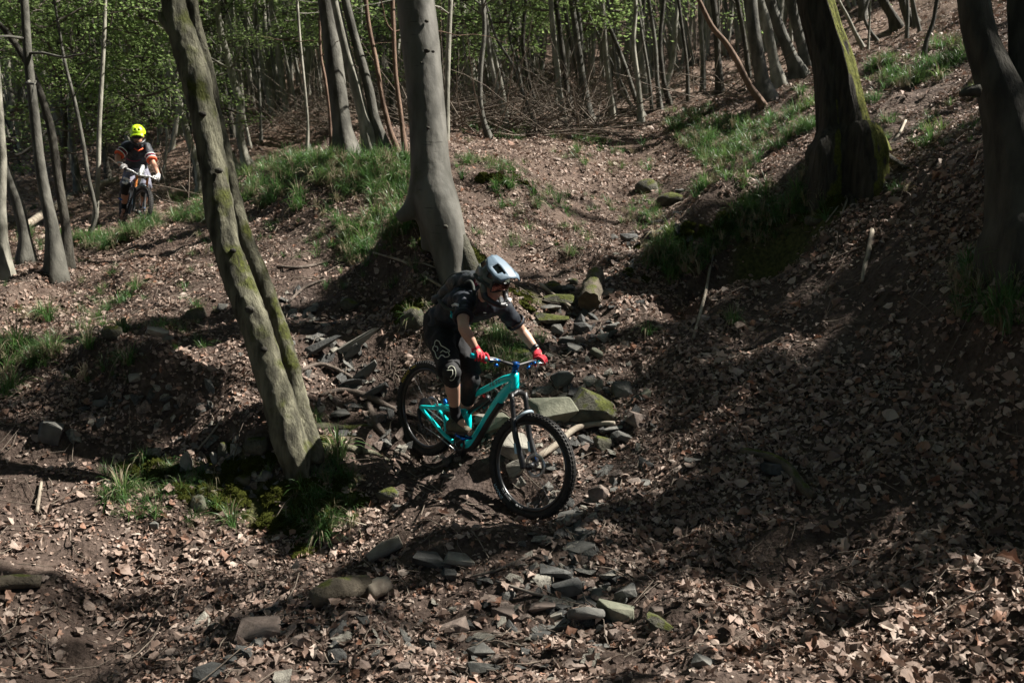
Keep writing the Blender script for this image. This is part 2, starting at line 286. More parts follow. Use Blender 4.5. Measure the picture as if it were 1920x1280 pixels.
def ground_extra(m, nt, N, L, b):
    tc = N.new('ShaderNodeTexCoord')
    vo = N.new('ShaderNodeTexVoronoi'); vo.inputs['Scale'].default_value = 13; L.new(tc.outputs['Object'], vo.inputs[0])
    cr = N.new('ShaderNodeValToRGB'); e = cr.color_ramp.elements
    cols = [(0, (.05, .032, .024)), (.25, (.11, .075, .055)), (.5, (.17, .12, .09)), (.75, (.09, .055, .04)), (1, (.24, .18, .14))]
    e[0].position, e[0].color = 0, (*cols[0][1], 1); e[1].position, e[1].color = 1, (*cols[-1][1], 1)
    for p_, c in cols[1:-1]: q = e.new(p_); q.color = (*c, 1)
    sx = N.new('ShaderNodeSeparateColor'); L.new(vo.outputs['Color'], sx.inputs[0]); L.new(sx.outputs[0], cr.inputs[0])
    no = N.new('ShaderNodeTexNoise'); no.inputs['Scale'].default_value = 30; no.inputs['Detail'].default_value = 8; L.new(tc.outputs['Object'], no.inputs[0])
    dr = N.new('ShaderNodeValToRGB'); dr.color_ramp.elements[0].position = .3; dr.color_ramp.elements[1].position = .75; dr.color_ramp.elements[0].color = (.028, .02, .016, 1); dr.color_ramp.elements[1].color = (.085, .063, .053, 1); L.new(no.outputs[0], dr.inputs[0])
    mr = N.new('ShaderNodeValToRGB'); mr.color_ramp.elements[0].position = .35; mr.color_ramp.elements[1].position = .7; mr.color_ramp.elements[0].color = (.03, .032, .012, 1); mr.color_ramp.elements[1].color = (.085, .085, .03, 1); L.new(no.outputs[0], mr.inputs[0])
    a = N.new('ShaderNodeAttribute'); a.attribute_name = 'mask'; sp = N.new('ShaderNodeSeparateColor'); L.new(a.outputs['Color'], sp.inputs[0])
    m1 = N.new('ShaderNodeMix'); m1.data_type = 'RGBA'; L.new(sp.outputs[0], m1.inputs[0]); L.new(cr.outputs[0], m1.inputs[6]); L.new(dr.outputs[0], m1.inputs[7])
    m2 = N.new('ShaderNodeMix'); m2.data_type = 'RGBA'; L.new(sp.outputs[1], m2.inputs[0]); L.new(m1.outputs[2], m2.inputs[6]); L.new(mr.outputs[0], m2.inputs[7])
    L.new(m2.outputs[2], b.inputs['Base Color'])
    bp = N.new('ShaderNodeBump'); bp.inputs['Strength'].default_value = 1; bp.inputs['Distance'].default_value = .03; L.new(no.outputs[0], bp.inputs['Height'])
    b2 = N.new('ShaderNodeBump'); b2.inputs['Strength'].default_value = .8; b2.inputs['Distance'].default_value = .02; L.new(sx.outputs[1], b2.inputs['Height']); L.new(bp.outputs[0], b2.inputs['Normal']); L.new(b2.outputs[0], b.inputs['Normal'])
M['ground'] = mat('forest_floor', (.1, .07, .05), .9, spec=.15, extra=ground_extra)
nx, ny = GX.shape
idx = np.arange(nx * ny).reshape(nx, ny)
quads = np.stack([idx[:-1, :-1], idx[1:, :-1], idx[1:, 1:], idx[:-1, 1:]], -1).reshape(-1, 4)
gme = bpy.data.meshes.new('ground')
VV = np.stack([GX, GY, GZ], -1).reshape(-1, 3)
gme.vertices.add(len(VV)); gme.vertices.foreach_set('co', VV.ravel())
gme.loops.add(quads.size); gme.loops.foreach_set('vertex_index', quads.ravel())
gme.polygons.add(len(quads)); gme.polygons.foreach_set('loop_start', np.arange(len(quads)) * 4); gme.polygons.foreach_set('use_smooth', np.ones(len(quads), bool))
gme.update(calc_edges=True); gme.validate()
att = gme.attributes.new('mask', 'FLOAT_COLOR', 'POINT'); nearm = np.clip(1.6 - gd / 14, 0, 1) * (gd > 0)
soil = np.maximum(np.maximum(dirt, bed * .9), .85 * nearm)     # close by, the real leaves lie on bare soil
att.data.foreach_set('color', np.stack([soil, moss, nearm * 0, nearm * 0 + 1], -1).reshape(-1))
gme.materials.append(M['ground'])
ground = bpy.data.objects.new('ground', gme); COL.objects.link(ground); ground['kind'] = 'structure'; ground['label'] = 'leaf covered forest slope with a dirt trail dropping into a gully'
ORG['ground'] = np.zeros(3)
LIT = np.array([[4,4,4,4,4,4,4,4,4,4,4,4],[4,5,5,5,5,5,5,5,3,3,6,5],[5,6,6,4,5,7,7,5,3,2,4,1],[7,6,6,5,8,8,7,3,2,2,1,0],[3,3,4,7,8,8,7,4,4,2,1,0],[2,2,3,4,5,6,6,5,3,2,2,1],[5,4,5,5,4,5,5,5,4,3,3,3],[5,4,5,6,6,7,6,6,5,5,4,2]], float)
SUNV = np.array(SUN)
def shade_on(p):
    """where the shadow of a point falls: how sunny the photograph is there (None outside the near scene)"""
    s = np.arange(.5, 62, .15); q = np.asarray(p)[None] - s[:, None] * SUNV; k = np.where(q[:, 2] < H(q[:, 0], q[:, 1]))[0]
    if not len(k): return None
    u, v, Z = px(q[k[0]])
    if Z < 3.5 or Z > 15.5 or u < -100 or u > 2020 or v < 0 or v > 1350: return None
    return LIT[int(np.clip(v / 160, 0, 7)), int(np.clip(u / 160, 0, 11))]
SUNLIT = [P(*a) for a in ((930,500,6.75),(870,560,6.9),(870,610,6.7),(985,625,7.3),(825,640,7.2),(852,750,7.2),(930,740,7.0),(1050,820,6.8),(385,200,7.1),(430,350,7.1),(480,520,7.1),(525,680,7.1),(560,800,7.1),(815,50,8.7),(820,150,8.7),(840,350,8.7),(850,440,8.7),(258,245,17),(258,290,17),(258,380,17),(1575,100,9.4),(1600,200,9.4),(680,660,8.5),(600,500,10),(360,865,7.2),(470,835,7.2),(230,930,7.0),(635,860,7.4),(1240,500,10),(1420,330,11),(1700,280,9.6),(1050,780,7.8),(1000,430,11))]
def in_light(p, rad):
    p = np.asarray(p)
    for q in SUNLIT:
        d = p - q; t = d @ SUNV
        if t > 0 and np.linalg.norm(d - t * SUNV) < rad: return True
    return False
def crown_ok(p, rad, thr=3.4, mx=99):
    if in_light(p, rad * .9): return False
    v = [shade_on(np.asarray(p) + np.array(o) * rad) for o in ((0, 0, 0), (.7, 0, 0), (-.7, 0, 0), (0, .7, 0), (0, -.7, 0), (0, 0, .7))]; v = [x for x in v if x is not None]
    return not v or (np.mean(v) < thr and max(v) <= mx)
def mask_at(Mk, x, y):
    i = np.clip(np.searchsorted(gx, x) - 1, 0, len(gx) - 2); j = np.clip(np.searchsorted(gy, y) - 1, 0, len(gy) - 2); return Mk[i, j]

# ---------------------------------------------------------------- instancing of things nobody could count
def scatter(name, pts, rots, scl, protos, label, kind='stuff', parent=None):
    col = bpy.data.collections.new(name + '_pieces')
    for i, (me) in enumerate(protos):
        o = bpy.data.objects.new('%s_piece_%02d' % (name, i), me); col.objects.link(o)
    n = len(pts); me = bpy.data.meshes.new(name); me.vertices.add(n); me.vertices.foreach_set('co', np.asarray(pts, float).ravel())
    a = me.attributes.new('rot', 'FLOAT_VECTOR', 'POINT'); a.data.foreach_set('vector', np.asarray(rots, float).ravel())
    a = me.attributes.new('scl', 'FLOAT', 'POINT'); a.data.foreach_set('value', np.asarray(scl, float).ravel())
    a = me.attributes.new('idx', 'INT', 'POINT'); a.data.foreach_set('value', rng.integers(0, len(protos), n).astype(np.int32))
    o = bpy.data.objects.new(name, me); COL.objects.link(o)
    ng = bpy.data.node_groups.new(name + '_scatter', 'GeometryNodeTree'); ng.is_modifier = True
    ng.interface.new_socket('Geometry', in_out='INPUT', socket_type='NodeSocketGeometry'); ng.interface.new_socket('Geometry', in_out='OUTPUT', socket_type='NodeSocketGeometry')
    N = ng.nodes; L = ng.links; gi = N.new('NodeGroupInput'); go = N.new('NodeGroupOutput'); ip = N.new('GeometryNodeInstanceOnPoints')
    ci = N.new('GeometryNodeCollectionInfo'); ci.inputs['Collection'].default_value = col; ci.inputs['Separate Children'].default_value = True; ci.inputs['Reset Children'].default_value = True
    def att(nm, t): q = N.new('GeometryNodeInputNamedAttribute'); q.data_type = t; q.inputs['Name'].default_value = nm; return q.outputs['Attribute']
    L.new(gi.outputs[0], ip.inputs['Points']); L.new(ci.outputs[0], ip.inputs['Instance']); ip.inputs['Pick Instance'].default_value = True
    L.new(att('idx', 'INT'), ip.inputs['Instance Index']); L.new(att('scl', 'FLOAT'), ip.inputs['Scale'])
    er = N.new('FunctionNodeEulerToRotation'); L.new(att('rot', 'FLOAT_VECTOR'), er.inputs[0]); L.new(er.outputs[0], ip.inputs['Rotation'])
    L.new(ip.outputs[0], go.inputs[0]); md = o.modifiers.new('scatter', 'NODES'); md.node_group = ng
    if kind: o['kind'] = kind
    if label: o['label'] = label
    if parent is not None: o.parent = parent
    return o
def mesh_only(name, V, Fc, mt, smooth=True):
    me = bpy.data.meshes.new(name); me.from_pydata(np.asarray(V).tolist(), [], Fc); me.materials.append(mt)
    if smooth: me.polygons.foreach_set('use_smooth', [True] * len(me.polygons))
    me.update(); return me
def leaf_mesh(k):
    """a curled dry leaf, 1 unit long: mid-rib strip with two lobed sides"""
    r = np.random.default_rng(100 + k); n = 6; t = np.linspace(0, 1, n)
    w = np.array([.03, .20, .30, .28, .17, .01]) * r.uniform(.85, 1.35)
    if k % 2: w = w * np.array([1, .7, 1.35, .75, 1.3, 1])
    curl = r.uniform(-.9, 1.1); cup = r.uniform(-.6, 1.3); tw = r.uniform(-.8, .8); V = []
    for i in range(n):
        zc = curl * (t[i] - .5) ** 2 * 1.2 + r.normal() * .02
        for s in (-1, 0, 1):
            ww = w[i] * r.uniform(.85, 1.15); zz = zc + (cup * ww + tw * (t[i] - .5) * ww * s + r.normal() * .02 if s else 0)
            V.append((t[i] - .5, s * ww * (1 - .35 * abs(cup)), zz))
    Fc = []
    for i in range(n - 1):
        for s in (0, 1): a = i * 3 + s; Fc.append([a, a + 3, a + 4, a + 1])
    return mesh_only('fallen_leaf', V, Fc, M['leaf'], False)
LM = [leaf_mesh(k) for k in range(12)]
def euler_on(n, spin, tilt):
    """euler angles for a piece lying on normals n, spun about them, with a random tilt"""
    n = n + tilt; n = n / np.linalg.norm(n, axis=1, keepdims=True)
    a = np.stack([np.cos(spin), np.sin(spin), 0 * spin], -1); a -= n * (a * n).sum(1, keepdims=True); a /= np.linalg.norm(a, axis=1, keepdims=True); b = np.cross(n, a)
    ry = -np.arcsin(np.clip(a[:, 2], -1, 1)); rx = np.arctan2(b[:, 2], n[:, 2]); rz = np.arctan2(a[:, 1], a[:, 0]); return np.stack([rx, ry, rz], -1)
def in_view(x, y, m=120):
    z = H(x, y); u, v, Z = pxa(x, y, z); return (u > -m) & (u < 1920 + m) & (v > -m) & (v < 1280 + m) & (Z > 3), u, v, Z
def solid(name, parts, voxel, mt, parent, smooth=8, disp=None, fac=.5):
    """several overlapping shapes fused into one continuous skin"""
    G_ = Geo(); [G_.add(*p) for p in parts]; o = mk(name + '_raw', G_.V(), G_.f, mt, parent)
    org = ORG[parent.name]; md = o.modifiers.new('r', 'REMESH'); md.mode = 'VOXEL'; md.voxel_size = voxel; md.use_smooth_shade = True
    if smooth: ms = o.modifiers.new('s', 'SMOOTH'); ms.iterations = smooth; ms.factor = fac
    dg = bpy.context.evaluated_depsgraph_get(); me = bpy.data.meshes.new_from_object(o.evaluated_get(dg)); raw = o.data; bpy.data.objects.remove(o); bpy.data.meshes.remove(raw)
    me.name = name; ob = bpy.data.objects.new(name, me); COL.objects.link(ob); ob.parent = parent; ORG[ob.name] = org
    if not me.materials: me.materials.append(mt)
    if disp:
        n = len(me.vertices); co = np.empty(n * 3); me.vertices.foreach_get('co', co); co = co.reshape(-1, 3); no = np.empty(n * 3); me.vertices.foreach_get('normal', no); no = no.reshape(-1, 3)
        co = co + no * disp(co)[:, None]; me.vertices.foreach_set('co', co.ravel())
    me.polygons.foreach_set('use_smooth', [True] * len(me.polygons)); me.update(); return ob
def folds(amp, fx, seed=0, fine=.3):
    def f(c): return amp * (vnoise(c[:, 0] * fx, c[:, 1] * fx, c[:, 2] * fx * .7, s=seed) + fine * vnoise(c[:, 0] * fx * 2.7, c[:, 1] * fx * 2.7, c[:, 2] * fx * 2, s=seed + 1) - .2 * np.abs(vnoise(c[:, 0] * fx * 1.6, c[:, 1] * fx * 1.6, c[:, 2] * fx * .8, s=seed + 2)))
    return f
# ---------------------------------------------------------------- trees
def island_random(m, cols, trans):
    nt = m.node_tree; N = nt.nodes; L = nt.links; b = N['Principled BSDF']
    g = N.new('ShaderNodeNewGeometry'); cr = N.new('ShaderNodeValToRGB'); e = cr.color_ramp.elements
    e[0].color = (*cols[0], 1); e[1].color = (*cols[-1], 1); e[0].position = 0; e[1].position = 1
    for i, c in enumerate(cols[1:-1]): q = e.new((i + 1) / (len(cols) - 1)); q.color = (*c, 1)
    L.new(g.outputs['Random Per Island'], cr.inputs[0]); L.new(cr.outputs[0], b.inputs['Base Color'])
    tr = N.new('ShaderNodeBsdfTranslucent'); L.new(cr.outputs[0], tr.inputs[0]); ms = N.new('ShaderNodeMixShader'); ms.inputs[0].default_value = trans
    L.new(b.outputs[0], ms.inputs[1]); L.new(tr.outputs[0], ms.inputs[2]); L.new(ms.outputs[0], N['Material Output'].inputs[0]); return m
M['crown_leaf'] = island_random(mat('young_tree_leaf', (.08, .14, .02), .5), [(.13, .20, .07), (.23, .32, .11), (.18, .26, .09), (.31, .40, .15)], .6)
def crown_mesh(k, rad=1.7, hgt=4.5, nb=17, nl=3, flat=.45, leaf=.055):
    """twigs reaching out from a stem axis and the leaves they carry; base at the origin"""
    r = np.random.default_rng(500 + k); G = Geo(); mi = []
    def twig(p, d, L, r0):
        pts = [p]; q = p.copy(); dd = d.copy()
        for i in range(5):
            dd = dd + r.normal(size=3) * .16; dd[2] += .02; dd /= np.linalg.norm(dd); q = q + dd * L / 5; pts.append(q.copy())
        V, Fc = tube(pts, np.linspace(r0, r0 * .25, 6), 4, False); G.add(V, Fc); mi.extend([0] * len(Fc)); return np.array(pts)
    for i in range(nb):
        z = hgt * r.uniform(.02, .98); a = r.uniform(0, 6.28); L = rad * r.uniform(.5, 1.15) * (1 - .35 * abs(z / hgt - .45))
        d = np.array([math.cos(a), math.sin(a), r.uniform(.05, .6)]); d /= np.linalg.norm(d)
        b = twig(np.array([0, 0, z * .9]), d, L, .014)
        for j in range(nl + 1):
            t = r.integers(2, 6); dd = b[t] - b[t - 1]; dd /= np.linalg.norm(dd); sd_ = np.cross(dd, (0, 0, 1)); s = r.choice([-1, 1]); d2 = dd + sd_ * s * r.uniform(.4, 1); d2[2] = d2[2] * .5; d2 /= np.linalg.norm(d2)
            c = twig(b[t], d2, L * r.uniform(.35, .6), .006)
            for m in range(26):
                tt = r.uniform(.1, 5); f = int(tt); w = tt - f
                p = c[f] * (1 - w) + c[min(f + 1, 5)] * w + r.normal(size=3) * np.array([.09, .09, .035])
                s_ = leaf * r.uniform(.6, 1.2); th = r.uniform(0, 6.28); n = r.normal(size=3) * flat + (0, 0, 1); n /= np.linalg.norm(n)
                u = np.array([math.cos(th), math.sin(th), 0]); u -= n * (u @ n); v = np.cross(n, u)
                G.add([p - u * s_ * .5, p + v * s_ * .32 - n * .1 * s_, p + u * s_ * .5, p - v * s_ * .32 - n * .1 * s_], [[0, 1, 2, 3]]); mi.append(1)
    me = bpy.data.meshes.new('crown'); me.from_pydata(G.V().tolist(), [], G.f); me.materials.append(M['twig']); me.materials.append(M['crown_leaf']); me.polygons.foreach_set('material_index', mi); me.update(); return me
CROWN = [crown_mesh(k) for k in range(5)]                       # young understorey crowns
BIG = [crown_mesh(20 + k, 3.4, 6.5, 22, 4, .5, .085) for k in range(3)]   # high crowns of grown trees
DENSE = [crown_mesh(60 + k, 1.0, 1.6, 26, 5, .6, .10) for k in range(3)]   # thick leaf clumps added out of view to cast shade
SPRAY = [crown_mesh(40 + k, .55, .5, 5, 1, .35, .055) for k in range(4)]
def put(name, me, parent, loc, rot=(0, 0, 0), scl=1, kind=None):
    o = bpy.data.objects.new(name, me); COL.objects.link(o); o.parent = parent; o.location = tuple(np.array(loc) - ORG[parent.name]); o.rotation_euler = rot
    o.scale = (scl,) * 3 if np.isscalar(scl) else scl
    if kind: o['kind'] = kind
    return o
def branchlet(p, d, L, r0, n=7, wob=.18, grav=0):
    pts = [np.array(p, float)]; dd = np.array(d, float) / np.linalg.norm(d)
    for i in range(n):
        dd = dd + rng.normal(size=3) * wob; dd[2] += grav; dd /= np.linalg.norm(dd); pts.append(pts[-1] + dd * L / n)
    return np.array(pts), np.linspace(r0, r0 * .25, n + 1)
TREES = []
def tree(poly, mt, label=None, cat='tree', name='tree', Z=None, height=9, crown=('young', 2, .35), n=9, flare=1.25, rough=.03, group=None, branches=3, dZ=0, sink=.15, lumps=0, foot=None, lean=(0, 0), ridge=0, per=4):
    q = hit(*poly[0][:2]) if foot is None else foot; Z0 = px(q)[2] if Z is None else Z
    pts = []; rad = []
    for i, (u, v, w) in enumerate(poly):
        zz = Z0 + dZ * i / max(1, len(poly) - 1); pts.append(P(u, v, zz)); rad.append(w / 2 * zz / F)
    if foot is None and Z is None: pts[0] = q.copy()
    base = pts[0].copy(); rad0 = rad[0]
    pts.insert(0, pts[0] - (pts[1] - pts[0]) / np.linalg.norm(pts[1] - pts[0]) * .05 - np.array([0, 0, sink])); rad.insert(0, rad0 * flare * 1.15); rad[1] *= flare
    d = pts[-1] - pts[-2]; d /= np.linalg.norm(d); zg = base[2] + height; st = 1.1; rr = rad[-1]; ntop = len(pts)
    while pts[-1][2] < zg:
        d = d * .9 + np.array([lean[0], lean[1], .1]) + rng.normal(size=3) * .035; d /= np.linalg.norm(d); pts.append(pts[-1] + d * st); rr = max(rr * (1 - .9 * st / max(height, 3)), .012); rad.append(rr)
    C_ = catmull(pts, per); tt = np.linspace(0, len(pts) - 1, len(C_)); rr_ = np.interp(tt, range(len(pts)), rad)
    V, Fc = tube(C_, rr_, n); V = V.reshape(-1, n, 3)
    cen = C_[:, None]; off = V - cen; s = 1 / max(rad0 * 2.2, .05)
    nz = vnoise(V[..., 0] * s, V[..., 1] * s, V[..., 2] * s * .5, s=int(poly[0][0]) % 17)
    fl = np.exp(-((C_[:, 2] - base[2]) / (rad0 * 3.5)).clip(0) ** 1.2)[:, None]
    th = np.arange(n) * 2 * math.pi / n; lobe = 1 + fl * (.30 * np.cos(th * 4 + poly[0][0]) + .18 * np.cos(th * 7 + 1)) * (flare - .9) * 1.6
    if ridge:
        hh = np.r_[0, np.cumsum(np.linalg.norm(np.diff(C_, axis=0), axis=1))][:, None]; wv = th[None] * n / 7 + 1.5 * vnoise(th[None] * 2, hh * 3, s=4); lobe = lobe * (1 + ridge * (1 - 2 * np.abs(vnoise(np.cos(th)[None] * 5 + .6 * vnoise(hh * 3, 0, s=2), np.sin(th)[None] * 5, hh * 1.7, s=6))) + ridge * .5 * vnoise(np.cos(th)[None] * 11, np.sin(th)[None] * 11, hh * 5, s=8))
    V = cen + off * (lobe * (1 + nz * (rough + lumps)))[..., None]; V = V.reshape(-1, 3)
    root = empty(name, base, label, cat, group)
    o = mk('trunk', V, Fc, M[mt], root)
    tot = len(C_)
    kind, cn, lo = crown
    for i in range(branches):
        k = int(tot * (lo + (1 - lo) * rng.uniform(.0, .75))); a = rng.uniform(0, 6.28); el = rng.uniform(.1, .9)
        L_ = rng.uniform(.8, 2.0) * (1.6 if kind == 'big' else 1); p_, r_ = branchlet(C_[k], (math.cos(a), math.sin(a), el), L_, max(rr_[k] * .38, .006))
        Vb, Fb = tube(p_, r_, 5, False); mk('branch', Vb, Fb, M[mt], root)
    for i in range(cn):
        k = int(tot * (lo + (.97 - lo) * (i + .5) / max(cn, 1)))
        if not crown_ok(C_[min(k, tot - 1)] + (0, 0, 1.2), 2.4 if kind == 'big' else 1.3): continue
        me = (BIG if kind == 'big' else CROWN)[rng.integers(0, 3)]
        put('crown', me, root, C_[min(k, tot - 1)] - np.array([0, 0, .8]), (rng.normal() * .1, rng.normal() * .1, rng.uniform(0, 6.28)), rng.uniform(.8, 1.15), 'stuff')
    TREES.append((root, px(base)[0], mt)); root['h'] = 0; del root['h']
    return root, C_, rr_
def add_branch(root, uvw, Z, mt, parent_name='branch', dZ=0):
    m = len(uvw); pts = [P(u, v, Z + dZ * i / max(1, m - 1)) for i, (u, v, w) in enumerate(uvw)]; rad = [w / 2 * Z / F for u, v, w in uvw]
    C_ = catmull(pts, 4); V, Fc = tube(C_, np.interp(np.linspace(0, m - 1, len(C_)), range(m), rad), 8, True, .03); return mk(parent_name, V, Fc, M[mt], root)

def fuse(root, C_, rr_, extra, voxel, mt, disp):
    """trunk, stems and buttresses grown together into one skin"""
    old = [o for o in root.children if o.name.startswith('trunk')][0]; me = old.data; bpy.data.objects.remove(old); bpy.data.meshes.remove(me)
    T = [tube(C_, rr_, 20)]
    for uvw, Z, dZ in extra:
        m = len(uvw); pts = [P(u, v, Z + dZ * i / max(1, m - 1)) for i, (u, v, w) in enumerate(uvw)]; rad = [w / 2 * Z / F for u, v, w in uvw]; c = catmull(pts, 4); T.append(tube(c, np.interp(np.linspace(0, m - 1, len(c)), range(m), rad), 14))
    return solid('trunk', T, voxel, M[mt], root, 6, disp)
def bark_disp(a, f1, b, f2):
    def g(c): return a * vnoise(c[:, 0] * f1, c[:, 1] * f1, c[:, 2] * f1 * .45, s=3) + b * (1 - 2 * np.abs(vnoise(c[:, 0] * f2, c[:, 1] * f2, c[:, 2] * f2 * .25, s=5))) + b * .5 * vnoise(c[:, 0] * f2 * 2.5, c[:, 1] * f2 * 2.5, c[:, 2] * f2 * 1.2, s=6)
    return g
# the leaning two-stemmed tree
t1, c1, r1 = tree([(557, 892, 34), (552, 855, 56), (538, 810, 60), (524, 760, 57), (506, 700, 56), (487, 632, 52), (462, 564, 52), (436, 497, 50), (418, 430, 50), (404, 336, 50), (392, 269, 50), (379, 201, 52), (363, 134, 53), (342, 67, 50), (326, 0, 46), (308, -90, 44)],
    'lean_bark', 'thick olive-barked tree with two stems leaning left, moss at its foot', height=12, crown=('big', 3, .62), n=28, flare=1.15, rough=.04, lumps=.03, sink=.4)
Zt = px(hit(558, 885))[2]
fuse(t1, c1, r1, [([(592, 868, 34), (584, 840, 40), (573, 805, 40), (562, 766, 36), (549, 699, 31), (531, 632, 31), (508, 564, 32), (480, 497, 30), (454, 430, 28), (436, 360, 27), (420, 280, 25), (404, 205, 25), (386, 120, 24), (364, 20, 24), (345, -80, 22)], Zt + .10, .3),
  ([(548, 840, 40), (550, 880, 28), (548, 915, 18)], Zt - .03, 0)], .016, 'lean_bark', bark_disp(.014, 6, .008, 19))
add_branch(t1, [(335, 75, 28), (316, 48, 22), (305, 34, 19), (302, 24, 13)], Zt - .05, 'lean_bark', 'branch_stub')
for uvw in ([(575, 850, 30), (610, 842, 22), (650, 842, 17), (700, 852, 12), (730, 866, 7)], [(568, 875, 26), (600, 885, 20), (640, 905, 13), (670, 915, 7)], [(572, 812, 24), (605, 803, 18), (650, 806, 13), (705, 800, 8)]):
    pts = [hit(u, v) + np.array([0, 0, w / 2 * Zt / F * .2]) for u, v, w in uvw]; pts.insert(0, P(uvw[0][0] - 12, uvw[0][1] - 18, Zt + .05)); rw = [uvw[0][2]] + [a[2] for a in uvw]; c_ = catmull(pts); V, Fc = tube(c_, np.interp(np.linspace(0, len(pts) - 1, len(c_)), range(len(pts)), [w / 2 * Zt / F for w in rw]), 9, True, .05); mk('root', V, Fc, M['lean_bark'], t1)
for (u, v, s) in ((468, 580, 12), (495, 655, 9), (437, 470, 8), (410, 320, 10), (380, 214, 9)):
    V, Fc = ball(P(u, v, Zt - .125), (.025 * s / 8, .02, .018 * s / 8), 8, 6); mk('knot', V, Fc, M['dark_bark'], t1)
# the big beech
t2, c2, r2 = tree([(850, 535, 50), (847, 500, 58), (842, 465, 68), (833, 430, 78), (824, 400, 84), (815, 370, 84), (809, 335, 77), (805, 290, 72), (801, 235, 70), (793, 134, 68), (786, 60, 70), (779, 0, 71), (772, -120, 68)],
    'beech', 'big smooth grey beech standing on the bank behind the near cyclist', name='beech_tree', height=17, crown=('big', 4, .6), n=32, flare=1.0, rough=.0, sink=.4)
Zb = px(c2[6])[2]
fuse(t2, c2, r2, [([(806, 300, 60), (798, 345, 62), (786, 375, 50), (768, 396, 34), (745, 410, 20)], Zb, .05), ([(800, 340, 60), (803, 385, 60), (808, 430, 44), (806, 470, 30)], Zb + .05, .0)], .018, 'beech', bark_disp(.010, 3, .003, 16))
add_branch(t2, [(852, 425, 26), (868, 465, 32), (882, 505, 36), (898, 540, 26)], Zb - .02, 'moss_stone', 'root')['label'] = 'moss covered root flare'
for (u, v, s) in ((800, 40, 5), (801, 95, 7), (812, 97, 4), (790, 118, 3), (803, 240, 4), (835, 425, 6)):
    w_ = np.interp(v, [0, 260, 430], [.172, .172, .26]); V, Fc = ball(P(u, v, Zb - w_ + .005), (.004 * s, .012, .003 * s), 8, 6); mk('knot', V, Fc, M['dark_bark'], t2)
# the mossy oak
t3, c3, r3 = tree([(1588, 287, 112), (1582, 240, 98), (1577, 201, 88), (1566, 134, 78), (1554, 90, 72), (1544, 60, 68), (1528, 0, 66), (1512, -90, 60)],
    'oak', 'dark ridged oak with a bright moss covered right side on the slope', name='oak_tree', height=16, crown=('big', 4, .55), n=96, flare=1.3, rough=.05, sink=.6, ridge=.06, per=10)
Zo = px(hit(1588, 287))[2]
for uvw in ([(1622, 262, 34), (1640, 282, 26), (1668, 300, 16), (1700, 318, 8)], [(1555, 290, 34), (1535, 318, 24), (1512, 352, 16), (1490, 380, 9)], [(1590, 310, 34), (1588, 345, 24), (1600, 385, 14), (1606, 420, 8)]):
    pts = [hit(u, v) + np.array([0, 0, w / 2 * Zo / F * .25]) for u, v, w in uvw]; pts.insert(0, P(uvw[0][0] * .6 + 1585 * .4, uvw[0][1] - 28, Zo - .18)); rw = [uvw[0][2] * 1.2] + [a[2] for a in uvw]; c_ = catmull(pts); V, Fc = tube(c_, np.interp(np.linspace(0, len(pts) - 1, len(c_)), range(len(pts)), [w / 2 * Zo / F for w in rw]), 12, True, .05); mk('root', V, Fc, M['oak'], t3)
# dark forked tree at the right edge
t4, c4, r4 = tree([(1925, 470, 150), (1918, 400, 126), (1908, 320, 108), (1896, 250, 94), (1880, 190, 82), (1860, 134, 68), (1836, 67, 58), (1822, 0, 52), (1814, -90, 44)],
    'dark_bark', 'dark forked tree cropped by the right edge of the picture', height=12, crown=('big', 3, .6), n=28, flare=1.1, rough=.05, lumps=.03, sink=.9, lean=(.35, .05))
Zr = px(hit(1925, 470))[2]
add_branch(t4, [(1905, 250, 70), (1914, 190, 54), (1916, 120, 48), (1912, 40, 44), (1910, -60, 40)], Zr + .05, 'dark_bark', 'trunk')['label'] = 'second fork rising along the picture edge'
add_branch(t4, [(1900, 215, 36), (1884, 160, 26), (1866, 90, 22), (1852, 20, 18), (1846, -40, 16)], Zr + .12, 'pale_bark', 'trunk')['label'] = 'pale thin stem behind the dark fork'
add_branch(t4, [(1835, 170, 26), (1815, 172, 18), (1800, 178, 10)], Zr - .1, 'dark_bark', 'branch_stub')

